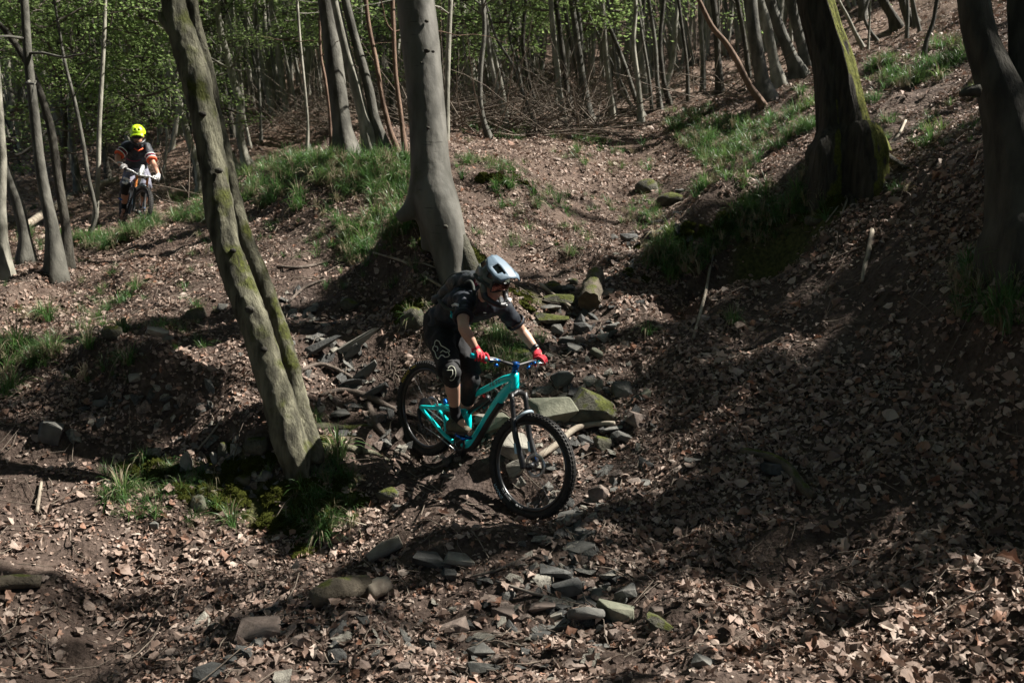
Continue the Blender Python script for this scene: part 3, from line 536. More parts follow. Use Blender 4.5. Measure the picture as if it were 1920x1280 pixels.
# trunks that can be told apart behind: (polyline from foot upward, bark, label)
TL = [
 ([(106,522,30),(98,430,25),(86,370,21),(74,300,19),(63,200,18),(52,100,16),(44,-20,15)],'grey_bark','mossy-footed grey trunk left of the far cyclist, slightly leaning left'),
 ([(128,505,20),(124,430,17),(108,330,16),(95,240,15),(70,160,13),(40,100,12),(5,52,10),(-30,20,8)],'dark_bark','dark crooked stem bending over to the left edge, left of the far cyclist'),
 ([(10,530,26),(4,450,20),(2,380,18),(4,300,16),(-2,200,14),(-12,60,12)],'pale_bark','pale slim trunk right on the left edge of the picture'),
 ([(50,490,26),(46,440,22),(32,380,20),(15,330,18),(-5,260,15),(-20,180,12)],'grey_bark','short thick trunk leaning out at the left edge, one in from the border'),
 ([(168,440,8),(180,400,7),(165,330,8),(158,280,8),(140,190,7),(120,110,6),(105,20,5)],'grey_bark','thin wavy sapling just left of the far cyclist'),
 ([(178,425,9),(184,330,9),(186,240,9),(191,150,8),(195,70,8),(197,-10,7)],'pale_bark','thin upright lit sapling just left of the far cyclist'),
 ([(120,420,12),(118,330,11),(122,230,10),(112,120,9),(108,0,8)],'dark_bark','slim dark upright trunk between the crooked stem and the far cyclist'),
 ([(148,360,14),(140,300,12),(132,220,11),(140,120,10),(150,0,9)],'grey_bark','slim grey trunk behind the wavy sapling, left of the far cyclist'),
 ([(205,340,12),(195,270,10),(190,200,9),(176,100,8),(170,0,7)],'dark_bark','slim dark trunk rising behind the far cyclist'),
 ([(378,360,15),(370,310,14),(355,265,14),(338,200,13),(312,115,12),(287,62,11),(262,42,10),(222,-8,9)],'pale_bark','pale curved birch arching left beside the leaning two-stemmed tree'),
 ([(445,318,12),(430,285,13),(415,240,13),(402,200,12),(385,130,11),(370,60,10)],'pale_bark','pale trunk emerging from behind the leaning tree, low on its right'),
 ([(470,322,22),(458,290,16),(449,240,16),(452,200,15),(440,160,14),(425,100,13),(412,50,12),(405,-10,11)],'pale_bark','pale wavy trunk a little right of the leaning tree'),
 ([(576,288,6),(577,230,5),(571,160,5),(563,80,5),(557,0,5)],'pale_bark','very thin white stem midway between the leaning tree and the beech'),
 ([(622,285,7),(618,210,6),(610,150,6),(602,105,5),(600,40,5)],'red_bark','thin reddish stem left of the thick grey trunk'),
 ([(490,265,5),(487,180,5),(482,90,5),(478,-10,5)],'grey_bark','hair-thin stem right of the pale wavy trunk'),
 ([(652,292,38),(642,240,36),(632,160,34),(620,70,32),(608,-20,30)],'grey_bark','thick grey trunk left of the beech, partly behind paired stems'),
 ([(698,282,22),(682,220,21),(668,165,20),(648,90,18),(632,20,17),(622,-30,16)],'pale_bark','left one of the two paired stems leaning left beside the beech'),
 ([(718,280,20),(702,220,19),(690,160,18),(668,80,17),(650,10,16),(642,-30,15)],'grey_bark','right one of the two paired stems leaning left beside the beech'),
 ([(745,283,12),(730,240,10),(716,180,9),(706,120,9),(692,50,8),(684,-15,8)],'red_bark','thin red-barked stem nearest left of the beech'),
 ([(760,290,9),(752,220,9),(742,140,8),(738,60,8),(736,-15,8)],'red_bark','second thin red-barked stem touching the beech on its left'),
 ([(722,190,26),(716,120,24),(712,50,22),(710,-20,20)],'dark_bark','dark pine trunk seen between the paired stems and the beech'),
 ([(838,262,10),(838,190,10),(840,110,10),(843,40,9),(846,-15,9)],'pale_bark','pale straight stem directly right of the beech'),
 ([(826,230,6),(826,150,6),(825,70,6),(824,-10,5)],'red_bark','thin reddish stem between the beech and the pale straight stem'),
 ([(918,262,11),(906,225,10),(900,180,9),(902,120,9),(908,60,8),(905,-10,8)],'grey_bark','slender grey forked stem right of the beech'),
 ([(952,248,11),(940,200,10),(928,150,10),(918,100,9),(914,50,8),(905,-10,8)],'pale_bark','pale stem leaning left, second right of the beech'),
 ([(1003,238,6),(990,200,6),(976,165,5),(960,120,5),(930,70,5),(915,20,4)],'grey_bark','thin steeply leaning sapling, third right of the beech'),
 ([(1058,238,12),(1050,180,11),(1045,130,10),(1038,70,10),(1032,0,9)],'pale_bark','mottled straight trunk above the hollow, left one of a close pair'),
 ([(1072,215,13),(1062,160,11),(1055,100,10),(1046,30,9),(1040,-10,9)],'dark_bark','dark trunk just behind the mottled one above the hollow'),
 ([(1107,232,15),(1098,180,14),(1088,120,13),(1080,60,12),(1070,-10,11)],'grey_bark','brown-grey trunk above the hollow with a thickened foot'),
 ([(1095,195,10),(1082,130,9),(1066,60,8),(1058,0,8)],'dark_bark','slim dark trunk leaning left behind the brown-grey one'),
 ([(1150,220,13),(1145,170,12),(1137,110,12),(1132,50,11),(1128,-10,11)],'pale_bark','birch-like mottled trunk near the middle of the far stand'),
 ([(1206,220,9),(1190,180,9),(1175,135,9),(1155,80,8),(1138,40,8),(1122,-10,7)],'grey_bark','stem leaning strongly left with its foot on the grassy rim'),
 ([(1190,212,7),(1178,190,6),(1162,165,6),(1152,110,5),(1148,60,5),(1146,0,5)],'pale_bark','thin pale stem curving up beside the birch-like trunk'),
 ([(1222,208,6),(1216,140,6),(1206,80,6),(1196,20,5)],'grey_bark','thin straight stem left of a close leaning pair on the rim'),
 ([(1238,205,9),(1232,150,8),(1228,80,8),(1216,0,7)],'grey_bark','left stem of a close pair on the rim'),
 ([(1256,198,10),(1244,150,9),(1238,80,8),(1243,20,8),(1245,-10,7)],'dark_bark','right stem of a close pair on the rim'),
 ([(1290,190,7),(1288,120,6),(1280,60,6),(1272,0,6)],'dark_bark','thin dark stem right of the close pair'),
 ([(1318,170,10),(1318,110,9),(1314,50,9),(1312,0,9)],'grey_bark','mottled stem left of the dark ivy-clad pair'),
 ([(1350,175,14),(1346,110,12),(1343,50,12),(1336,-10,12)],'dark_bark','dark rough trunk, first left of the leaning pink stem'),
 ([(1432,200,12),(1405,160,12),(1382,115,12),(1360,80,11),(1335,50,10),(1310,0,8),(1300,-20,8)],'red_bark','pinkish stem leaning far left in front of the curved trunks'),
 ([(1436,192,30),(1428,150,26),(1420,100,26),(1412,50,25),(1406,-10,25)],'grey_bark','curved grey trunk, leftmost of four left of the mossy oak'),
 ([(1462,165,24),(1452,120,20),(1444,80,19),(1436,40,18),(1420,-10,17)],'pale_bark','curved pale trunk, second of four left of the mossy oak'),
 ([(1500,145,30),(1485,110,25),(1468,70,22),(1452,30,22),(1440,-10,22)],'grey_bark','curved grey trunk with a mossy foot, third of four left of the mossy oak'),
 ([(1512,128,24),(1504,90,20),(1494,50,20),(1482,0,20)],'grey_bark','curved shaded trunk nearest left of the mossy oak'),
 ([(1405,150,10),(1398,90,9),(1388,30,9),(1380,-10,9)],'dark_bark','slim dark stem behind the leftmost curved trunk'),
 ([(1620,95,9),(1602,60,8),(1588,30,7),(1572,0,6)],'pale_bark','thin pale stem curving just right of the mossy oak'),
 ([(1645,80,7),(1632,60,7),(1620,30,6),(1628,0,6)],'grey_bark','crooked thin stem right of the mossy oak'),
 ([(1682,55,20),(1672,30,18),(1655,0,17)],'dark_bark','dark curved trunk at the top, left one of two right of the mossy oak'),
 ([(1712,48,18),(1698,20,16),(1690,-10,15)],'dark_bark','dark curved trunk at the top, right one of two right of the mossy oak'),
 ([(1732,108,10),(1738,75,9),(1750,40,8),(1757,0,8)],'dark_bark','slim dark sapling bending right on the open slope'),
 ([(1724,60,6),(1718,30,6),(1712,0,5)],'grey_bark','very thin grey stem high on the open slope'),
]
for pl, mt, lb in TL:
    w0 = pl[0][2]; Zf = px(hit(*pl[0][:2]))[2]; big = w0 * Zf / F > .28
    tree(pl, mt, lb, height=(13 if big else rng.uniform(7, 10)), crown=(('big', 2, .65) if big else ('young', 2 if Zf > 13 else 1, .38 if pl[0][0] < 900 else .45)), n=12 if w0 > 14 else 8, flare=1.45 if w0 > 14 else 1.3, branches=5, rough=.06, name='tree' if w0 > 9 else 'sapling')
# more of the wood behind, each with its own foot on the slope
ORD = 'first second third fourth fifth sixth seventh eighth ninth tenth eleventh twelfth thirteenth fourteenth fifteenth sixteenth seventeenth eighteenth nineteenth twentieth'.split(); ORD += [t + '-' + o for t in ('twenty', 'thirty', 'forty') for o in ORD[:9]]
BG = []
def forest_spot():
    for _ in range(300):
        y = rng.uniform(17, 46); x = rng.uniform(-.58, .56) * y; z = float(H(x, y)); u, v, Z = px((x, y, z))
        if v > 345 or v < -40 or (u > 1270 and v > 150 - (u - 1270) * .12) or (u > 480 and v > 262): continue
        if 215 < u < 300 and y < 22: continue
        if all(abs(u - b[0]) > 5 or abs(y - b[1]) > 6 for b in BG): return x, y, z, u, v, Z
    return x, y, z, u, v, Z
for i in range(165):
    x, y, z, u, v, Z = forest_spot(); BG.append((u, y)); w = rng.lognormal(math.log(.085), .5); w = min(max(w, .035), .36); lean = rng.normal(-.10, .10); wpx = w * F / Z; pl = [(u, v, wpx * 1.15)]; uu = u
    for k in range(1, 5): uu += (lean + rng.normal() * .11) * 75; pl.append((uu, v - 75 * k, wpx * (1 - .07 * k)))
    mt = rng.choice(['pale_bark', 'pale_bark', 'grey_bark', 'grey_bark', 'dark_bark'])
    r_, _, _ = tree(pl, mt, None, height=rng.uniform(8, 14), crown=('young', 1, rng.uniform(.25, .5)), n=7, flare=1.3, branches=2, name='tree' if w > .09 else 'sapling', foot=np.array([x, y, z]), Z=Z)
    r_['w'] = w; BG[-1] = (u, y, r_, mt, w)
sect = [(-1e9, 330, 'left of the leaning tree'), (330, 790, 'between leaning tree and big beech'), (790, 1130, 'between big beech and birch-like trunk'), (1130, 1e9, 'right of the birch-like trunk')]
tone = {'pale_bark': 'pale', 'grey_bark': 'grey', 'dark_bark': 'dark'}
for a, b, s in sect:
    for t_ in ('pale_bark', 'grey_bark', 'dark_bark'):
        for thick in (False, True):
            g = sorted([q for q in BG if a <= q[0] < b and q[3] == t_ and (q[4] > .14) == thick], key=lambda q: q[0])
            for i, q in enumerate(g):
                wd = 'thicker' if thick else 'thin'
                q[2]['label'] = ('only ' if len(g) == 1 else ORD[i] + ' from left of ' if i < len(g) / 2 else ORD[len(g) - 1 - i] + ' from right of ') + '%s %s far trunk%s %s' % (wd, tone[t_], '' if len(g) == 1 else 's', s)
                q[2]['category'] = 'tree'; q[2]['group'] = 'trees of the wood behind'
                if 'w' in q[2]: del q[2]['w']
# far wood that reads as one mass
G = Geo(); spr = []
for i in range(2300):
    y = 30 + 75 * rng.random() ** 1.3; x = rng.uniform(-.62, .62) * y; z = float(H(x, y)); w = rng.uniform(.03, .12); le = rng.normal(-.08, .07)
    pts = [np.array([x + le * k * 2.4 + rng.normal() * .22, y + rng.normal() * .1, z - .3 + 2.4 * k]) for k in range(6)]; V, Fc = tube(pts, np.linspace(w, w * .5, 6), 5, False); G.add(V, Fc)
mk('distant_woodland', G.V(), G.f, M['pale_bark'])['kind'] = 'stuff'
bpy.data.objects['distant_woodland']['label'] = 'dense far wood of thin trunks high on the opposite hillside'
def foliage_cloud():
    n = 20000; y = 17 + 70 * rng.random(n) ** 1.15; x = rng.uniform(-.62, .6, n) * y; z = H(x, y) + rng.uniform(.8, 9.5, n) * (1 + y / 90); u, v, Z = pxa(x, y, z)
    dens = np.clip(vnoise(x * .35, z * .5, y * .25, s=31) * 1.2 + .62, 0, 1) * np.where(u < 700, 1, np.where(u < 1250, .75, .35)); ok = (rng.random(n) < dens) & (u > -150) & (u < 2050) & (v < 330 - np.clip(u - 300, 0, 1e9) * .12) & (v > -250)
    for q in SUNLIT[16:20]:
        dd = np.stack([x, y, z], -1) - q; t = dd @ SUNV; ok &= ~((t > -.5) & (t < 9) & (np.linalg.norm(dd - t[:, None] * SUNV, axis=1) < 1.0))
    x, y, z = x[ok], y[ok], z[ok]; m = len(x); print('sprays', m)
    scatter('understorey_foliage', np.stack([x, y, z], -1), np.stack([rng.normal(size=m) * .25, rng.normal(size=m) * .25, rng.uniform(0, 6.28, m)], -1), rng.uniform(.8, 1.5, m) * (1 + y / 60), SPRAY, 'fresh green spring leaves of the far understorey')
foliage_cloud()
# trees up the slope to the right whose trunks and boughs shade the scene
SH = [(7.2, 9.5, .17), (9.0, 12.5, .22), (8.2, 7.2, .16), (11.5, 9.0, .25), (10.5, 14.5, .15), (13, 12, .2), (12.5, 17, .2), (15.5, 15, .25), (9.6, 17.5, .12), (14.5, 8.5, .18), (7.4, 12.4, .10), (11, 6, .2), (17.5, 19, .25), (9.4, 10.4, .09), (12, 14.6, .1)]
SHR = []
for k_ in range(13): SH.append((rng.uniform(6.2, 13.5), rng.uniform(6.8, 13), rng.uniform(.05, .10)))
SH += [(7.0, 7.75, .10), (8.3, 8.5, .13), (7.3, 8.6, .07), (9.2, 8.2, .11), (7.8, 9.3, .09), (6.9, 9.0, .05), (7.5, 8.1, .05), (8.8, 9.1, .06), (7.1, 10.0, .06)]
SH = [a for a in SH if a[0] > .56 * a[1] + 1.2]
for i, (x, y, w) in enumerate(SH):
    hgt = 10 + w * 22; steps = [rng.normal(size=3) * .05 for _ in range(20)]; d0 = np.array([rng.normal(-.08, .08), rng.normal() * .06, 1.0])
    for off in (0, .3, -.3, .6, -.6, .9, -.9, 1.2, 1.6, 2.0):     # stands where the cyclists and the near trunks stay in the sun
        yy = y + off; z = float(H(x, yy)); pts = [np.array([x, yy, z - .2])]; d = d0.copy(); k = 0
        while pts[-1][2] < z + hgt: d = d + steps[k % 20]; d[2] = 1; pts.append(pts[-1] + d * 1.2); k += 1
        fine = [a_ + (b_ - a_) * t_ for a_, b_ in zip(pts[:-1], pts[1:]) for t_ in (0, .2, .4, .6, .8)]
        if not any(in_light(f_, w * .6 + .10) for f_ in fine): break
    y = yy
    pts = np.array(pts); rr = np.linspace(w * .6, .02, len(pts)); root = empty('tree', pts[0] + (0, 0, .2), None, 'tree', 'trees up the slope beyond the right edge'); V, Fc = tube(pts, rr, 9); mk('trunk', V, Fc, M['grey_bark'], root)
    for k in range(int(5 + w * 30)):
        j = rng.integers(int(len(pts) * .3), len(pts)); a = rng.uniform(0, 6.28); p_, r_ = branchlet(pts[j], (math.cos(a), math.sin(a), rng.uniform(.2, 1)), rng.uniform(1.5, 4) * (.5 + w * 3), rr[j] * .4, 8)
        if any(in_light(f_, .12) for f_ in p_): continue
        V, Fc = tube(p_, r_, 5, False); mk('branch', V, Fc, M['grey_bark'], root)
    SHR.append((root, pts, rr))
    for k in range(2 if w < .15 else 3):
        j = int(len(pts) * (.5 + .17 * k))
        if (w > .115 or k == 2) and crown_ok(pts[min(j, len(pts) - 1)] + (0, 0, 2), 2.5): put('crown', (CROWN if w < .15 else BIG)[rng.integers(0, 3)], root, pts[min(j, len(pts) - 1)], (0, 0, rng.uniform(0, 6.28)), rng.uniform(.8, 1.1), 'stuff')
    root['label'] = 'tree standing up the slope beyond the right edge of the picture'

# boughs added to those trees, out of view, to shade the darkest places
SHADE = [(1800, 450, 9.5, .9), (1880, 620, 8.5, .8), (1700, 420, 10.5, .8), (1780, 330, 9.5, .8), (1650, 560, 10, .8), (1500, 470, 11, .7), (1400, 520, 11.5, .7), (1300, 560, 12.5, .4), (1700, 700, 9, .5),
 (120, 850, 16, .45), (60, 760, 15, .4), (250, 800, 15, .3), (450, 1010, 13.5, .3), (330, 770, 15, .3), (760, 900, 12, .3), (1850, 1180, 7.5, .6), (1920, 1000, 7.5, .4), (1330, 300, 13, .4), (1600, 460, 10, .7), (170, 740, 15, .3), (860, 960, 10, .25)]
for (u, v, s_, sc) in SHADE:
    c = hit(u, v) + SUNV * s_; uu, vv, zz = px(c)
    if in_light(c, .75 * sc + .15) or not crown_ok(c, 1.2 * sc, 4.1, 4): continue
    k = 0
    while zz > 1 and -80 < uu < 2000 and vv > -170 and k < 12: c = c + SUNV * .8; uu, vv, zz = px(c); k += 1
    j = int(np.argmin([min(np.linalg.norm(q[1] - c, axis=1)) for q in SHR])); root, pts, rr = SHR[j]; b = int(np.clip(np.argmin(np.linalg.norm(pts - c, axis=1)) - 1, 1, len(pts) - 2))
    mid = (pts[b] + c) / 2 + (0, 0, .35); V, Fc = tube(catmull([pts[b], mid, c - (0, 0, .3)], 5), np.linspace(max(rr[b] * .4, .03), .012, 11), 6, False); mk('limb', V, Fc, M['grey_bark'], root)
    put('added_shade_foliage', DENSE[rng.integers(0, 3)], root, c - (0, 0, .8 * sc), (rng.normal() * .3, rng.normal() * .3, rng.uniform(0, 6.28)), sc * rng.uniform(.9, 1.15), 'stuff')

# the wood carries on to the left and behind the camera
HIGH = [crown_mesh(80 + k, 3.6, 6.0, 26, 5, .5, .17) for k in range(2)]  # thick large-leaved crowns added out of view to block sky light
CAN = [(t1, c1), (t2, c2), (t3, c3)]
for root_, cc in CAN:                                            # crowns added to the big trees, unseen overhead, to block sky light
    for k_ in range(20):
        c = cc[-1] + np.array([rng.uniform(-6, 6), rng.uniform(-6, 6), rng.uniform(-1.5, 4)])
        if px(c)[1] > -500 and px(c)[2] > 0 and px(c - (0, 0, 3))[1] > -60: continue
        if not (crown_ok(c + (0, 0, 1.2), 3.9, 3.0) and crown_ok(c + (0, 0, 5), 3.9, 3.0)): continue
        b = cc[int(len(cc) * .8)]; V, Fc = tube(catmull([b, (b + c) / 2 + (0, 0, .8), c + (0, 0, 1)], 5), np.linspace(.09, .02, 11), 6, False); mk('limb', V, Fc, M['grey_bark'], root_); put('crown', HIGH[k_ % 2], root_, c, (0, 0, rng.uniform(0, 6.28)), rng.uniform(.9, 1.2), 'stuff')
k = 0
for i in range(46):
    a = R(rng.uniform(95, 345)) if i % 2 else R(rng.uniform(120, 300)); d = rng.uniform(7, 24); x, y = d * math.cos(a), d * math.sin(a) * .9 + 3
    if x > 3 and y > -3 or (abs(x) < .62 * y + 2.5 and y > 0): x = -abs(x) - 8
    if y > 0 and x > -.6 * y - 3: x = -.6 * y - 4 - abs(x) * .3
    z = float(H(x, y)); w = rng.uniform(.08, .2); hg = rng.uniform(11, 17); pts = [np.array([x, y, z - .2])]; dd = np.array([rng.normal() * .06, rng.normal() * .06, 1.])
    while pts[-1][2] < z + hg: dd[:2] += rng.normal(size=2) * .04; pts.append(pts[-1] + dd * 1.4)
    pts = np.array(pts); root = empty('tree', pts[0] + (0, 0, .2), 'tree of the wood outside the left edge or behind the camera', 'tree', 'trees around the camera'); V, Fc = tube(pts, np.linspace(w, .02, len(pts)), 9); mk('trunk', V, Fc, M['grey_bark'], root)
    for f in (.35, .55, .78): put('crown', HIGH[rng.integers(0, 2)], root, pts[int(len(pts) * f)], (0, 0, rng.uniform(0, 6.28)), rng.uniform(.9, 1.2), 'stuff')

for i in range(44):                                              # higher up the slope on the right, added to hold back sky light
    x, y = rng.uniform(10, 19), rng.uniform(-12, 3)
    if x < .6 * y + 3: x = .6 * y + 3 + rng.uniform(0, 8)
    z = float(H(x, y)); w = rng.uniform(.06, .16); hg = rng.uniform(9, 15); pts = np.array([[x - .05 * k_, y, z - .2 + 1.5 * k_] for k_ in range(int(hg / 1.5))]); pts[1:, :2] += rng.normal(size=(len(pts) - 1, 2)) * .08
    ok_ = [f_ for f_ in (.45, .65, .9) if crown_ok(pts[int(len(pts) * f_)] + (0, 0, 1.2), 4.3, 2.6, 3) and crown_ok(pts[int(len(pts) * f_)] + (0, 0, 5.0), 4.3, 2.6, 3)]
    if len(ok_) < 1 or any(in_light(f_, w + .1) for f_ in pts): continue
    root = empty('tree', pts[0] + (0, 0, .2), 'tree standing up the slope beyond the right edge of the picture', 'tree', 'trees up the slope beyond the right edge'); V, Fc = tube(pts, np.linspace(w, .02, len(pts)), 8); mk('trunk', V, Fc, M['grey_bark'], root)
    for f_ in ok_: put('crown', HIGH[rng.integers(0, 2)], root, pts[int(len(pts) * f_)], (0, 0, rng.uniform(0, 6.28)), rng.uniform(.9, 1.2), 'stuff')
# ---------------------------------------------------------------- grass
def tuft_mesh(name, k, nb, L, mt, droop, spread, w=.007):
    r = np.random.default_rng(900 + k); G = Geo()
    for i in range(nb):
        a = r.uniform(0, 6.28); l = L * r.uniform(.55, 1.15); out = r.uniform(.15, 1) * spread; base = np.array([math.cos(a), math.sin(a), 0]) * r.uniform(0, .05); pv = []
        ww = w * r.uniform(.7, 1.3); side = np.array([-math.sin(a), math.cos(a), 0]) + r.normal(size=3) * .3
        for j in range(6):
            t = j / 5; h = l * (t - droop * out * t ** 2.2 * 1.0); rad = l * out * (t ** 1.4) * .8; c = base + np.array([math.cos(a) * rad, math.sin(a) * rad, h]); hw = ww * (1 - t ** 2) * .5 + .0004; pv += [c - side * hw, c + side * hw]
        G.add(pv, [[2 * j, 2 * j + 1, 2 * j + 3, 2 * j + 2] for j in range(5)])
    return mesh_only(name, G.V(), G.f, mt)
GT = [tuft_mesh('green_grass', k, 34, .36, M['grass'], .95, 1.0, .0055) for k in range(5)]
DT = [tuft_mesh('dry_grass', 20 + k, 22, .36, M['dry_grass'], 1.35, 1.0) for k in range(3)]
def inpoly(u, v, poly):
    c = False; j = len(poly) - 1
    for i in range(len(poly)):
        if (poly[i][1] > v) != (poly[j][1] > v) and u < (poly[j][0] - poly[i][0]) * (v - poly[i][1]) / (poly[j][1] - poly[i][1]) + poly[i][0]: c = not c
        j = i
    return c
zones = [([(420,330),(500,300),(640,280),(770,300),(760,380),(640,400),(560,400),(430,380)],330,1.0),([(540,380),(650,390),(780,400),(790,440),(640,470),(640,430)],60,.9),
 ([(300,375),(390,360),(430,420),(330,420)],60,.9),([(130,455),(220,430),(290,405),(300,430),(190,470)],90,.9),
 ([(1240,210),(1330,200),(1420,240),(1540,150),(1540,230),(1430,300),(1350,440),(1230,500),(1200,510),(1290,400),(1330,320),(1250,250)],300,.95),
 ([(1620,130),(1800,70),(1830,110),(1700,170),(1620,200)],110,.95),([(850,290),(960,310),(960,400),(870,370)],45,.8),([(960,320),(1260,380),(1240,440),(1000,400)],40,.8),([(1000,270),(1180,240),(1250,330),(1100,330)],40,.8),
 ([(0,580),(110,560),(120,680),(0,700)],50,.9),([(130,560),(240,560),(220,650),(150,640)],18,.7),([(1380,380),(1560,360),(1560,430),(1420,460)],26,.9),([(1780,500),(1920,480),(1920,640),(1800,620)],24,1.1),
 ([(880,600),(960,610),(1000,690),(900,700)],26,.75),([(620,460),(700,450),(720,500),(640,500)],16,.8),([(880,220),(1000,240),(960,280),(860,270)],30,.9),([(0,400),(130,380),(120,470),(0,470)],30,.8)]
zones += [([(380,430),(1000,300),(1250,330),(1230,470),(900,480),(760,560),(600,540),(400,520)],110,.6),([(0,440),(400,440),(420,640),(300,720),(0,760)],70,.6),([(1600,250),(1900,130),(1920,240),(1650,380)],40,.7),([(1220,480),(1400,370),(1560,310),(1580,350),(1420,430),(1260,540)],180,.9),([(480,880),(640,860),(700,960),(560,1040)],60,.7),([(200,860),(460,880),(440,1000),(180,960)],50,.6),([(760,560),(960,560),(980,680),(900,700)],26,.6)]
gp = []; gs = []
for poly, n, s in zones:
    us = [p[0] for p in poly]; vs = [p[1] for p in poly]; k = 0
    while k < n * 1.5:
        u, v = rng.uniform(min(us), max(us)), rng.uniform(min(vs), max(vs))
        if inpoly(u, v, poly) and rng.random() > .25: 
            h_ = hit(u, v)
            if vnoise(h_[0] * 2.2, h_[1] * 1.6, s=41) + .5 * vnoise(h_[0] * 6, h_[1] * 5, s=42) < rng.uniform(-.45, .25): k += .35; continue
            gp.append(hit(u, v)); gs.append(s * rng.uniform(.4, 1.05)); k += 1
gp = np.array(gp); gs = np.array(gs); m = len(gp)
scatter('forest_grass', gp - (0, 0, .02), np.stack([rng.normal(size=m) * .15, rng.normal(size=m) * .15, rng.uniform(0, 6.28, m)], -1), gs, GT, 'fresh green woodrush grass growing in patches on the banks')
k = rng.random(m) < .5
scatter('dry_forest_grass', gp[k] + rng.normal(size=(k.sum(), 3)) * np.array([.08, .08, 0]) - (0, 0, .01), np.stack([rng.normal(size=k.sum()) * .2, rng.normal(size=k.sum()) * .2, rng.uniform(0, 6.28, k.sum())], -1), gs[k] * .9, DT, 'withered straw coloured grass among the green tufts')
tl = [(632,850,1.15,'large grass tuft with long drooping blades at the foot of the leaning tree'),(228,925,.95,'grass tuft growing alone on the shaded left bank'),(432,985,.8,'mostly withered grass tuft hanging low on the left bank below the stones'),
 (600,1010,.8,'thin dark green grass tuft on the moss below the leaning tree'),(230,625,.9,'grass tuft beside the mossy mound on the left slope'),(255,545,.8,'small upright grass tuft on the sunlit left slope'),(1068,480,.75,'small sunlit grass tuft left of the cut log'),
 (1372,605,.85,'single curved grass tuft on the dark right bank'),(1210,625,.7,'sparse grass tuft low on the dark bank right of the gully'),(1865,600,1.3,'big overhanging grass tuft below the forked tree at the right edge'),(770,605,.8,'grass tuft on the mossy rock left of the near cyclist'),
 (925,635,.9,'pale grass tuft seen between the near cyclist\'s arms'),(655,470,.9,'bleached grass tuft on the ridge left of the beech'),(1480,400,.9,'bright grass tuft on the lip of the undercut bank'),(1660,230,.7,'grass tuft at the foot of the mossy oak'),(590,790,.6,'short bright grass behind the foot of the leaning tree'),(20,730,1.0,'green grass tuft cut by the left edge of the picture'),(400,360,.9,'grass tuft left of the leaning tree beside the trail'),(1760,150,1.0,'bright grass tuft high on the open right slope'),(1500,180,1.0,'bright grass tuft under the curved trunks')]
tl += [(500, 880, .5, 'small dark tuft wedged between the mossy stones left of the leaning tree'), (268, 860, .6, 'ragged half dry tuft above the lone tuft on the left bank'), (90, 600, 1.0, 'big drooping tuft on the far left slope'), (30, 650, 1.1, 'big tuft with withered skirt at the left edge'), (240, 680, .9, 'tuft with long withered skirt hanging over the left bank'), (165, 650, .8, 'brownish tuft between the left edge and the hanging tuft'), (1010, 640, .6, 'thin tuft just left of the near cyclist\'s gloved left hand'), (690, 420, 1.0, 'broad tuft on the grassy mound nearest the beech'), (560, 370, 1.0, 'broad tuft on the left side of the grassy mound')]
for i, (u, v, s, lb) in enumerate(tl):
    p = hit(u, v); o = empty('grass_tuft', p, lb, 'grass tuft', 'grass tufts'); g = bpy.data.objects.new('green_blades', GT[i % 5]); COL.objects.link(g); g.parent = o; g.scale = (s,) * 3; g.location = (0, 0, -.02); g.rotation_euler = (0, 0, i)
    g2 = bpy.data.objects.new('dry_blades', DT[i % 3]); COL.objects.link(g2); g2.parent = o; g2.scale = (s * 1.05,) * 3; g2.location = (0, 0, -.01)
    g3 = bpy.data.objects.new('green_blades', GT[(i + 2) % 5]); COL.objects.link(g3); g3.parent = o; g3.scale = (s * .8,) * 3; g3.location = (.03, -.03, -.02)
    for q in (g, g2, g3): q['kind'] = 'stuff'
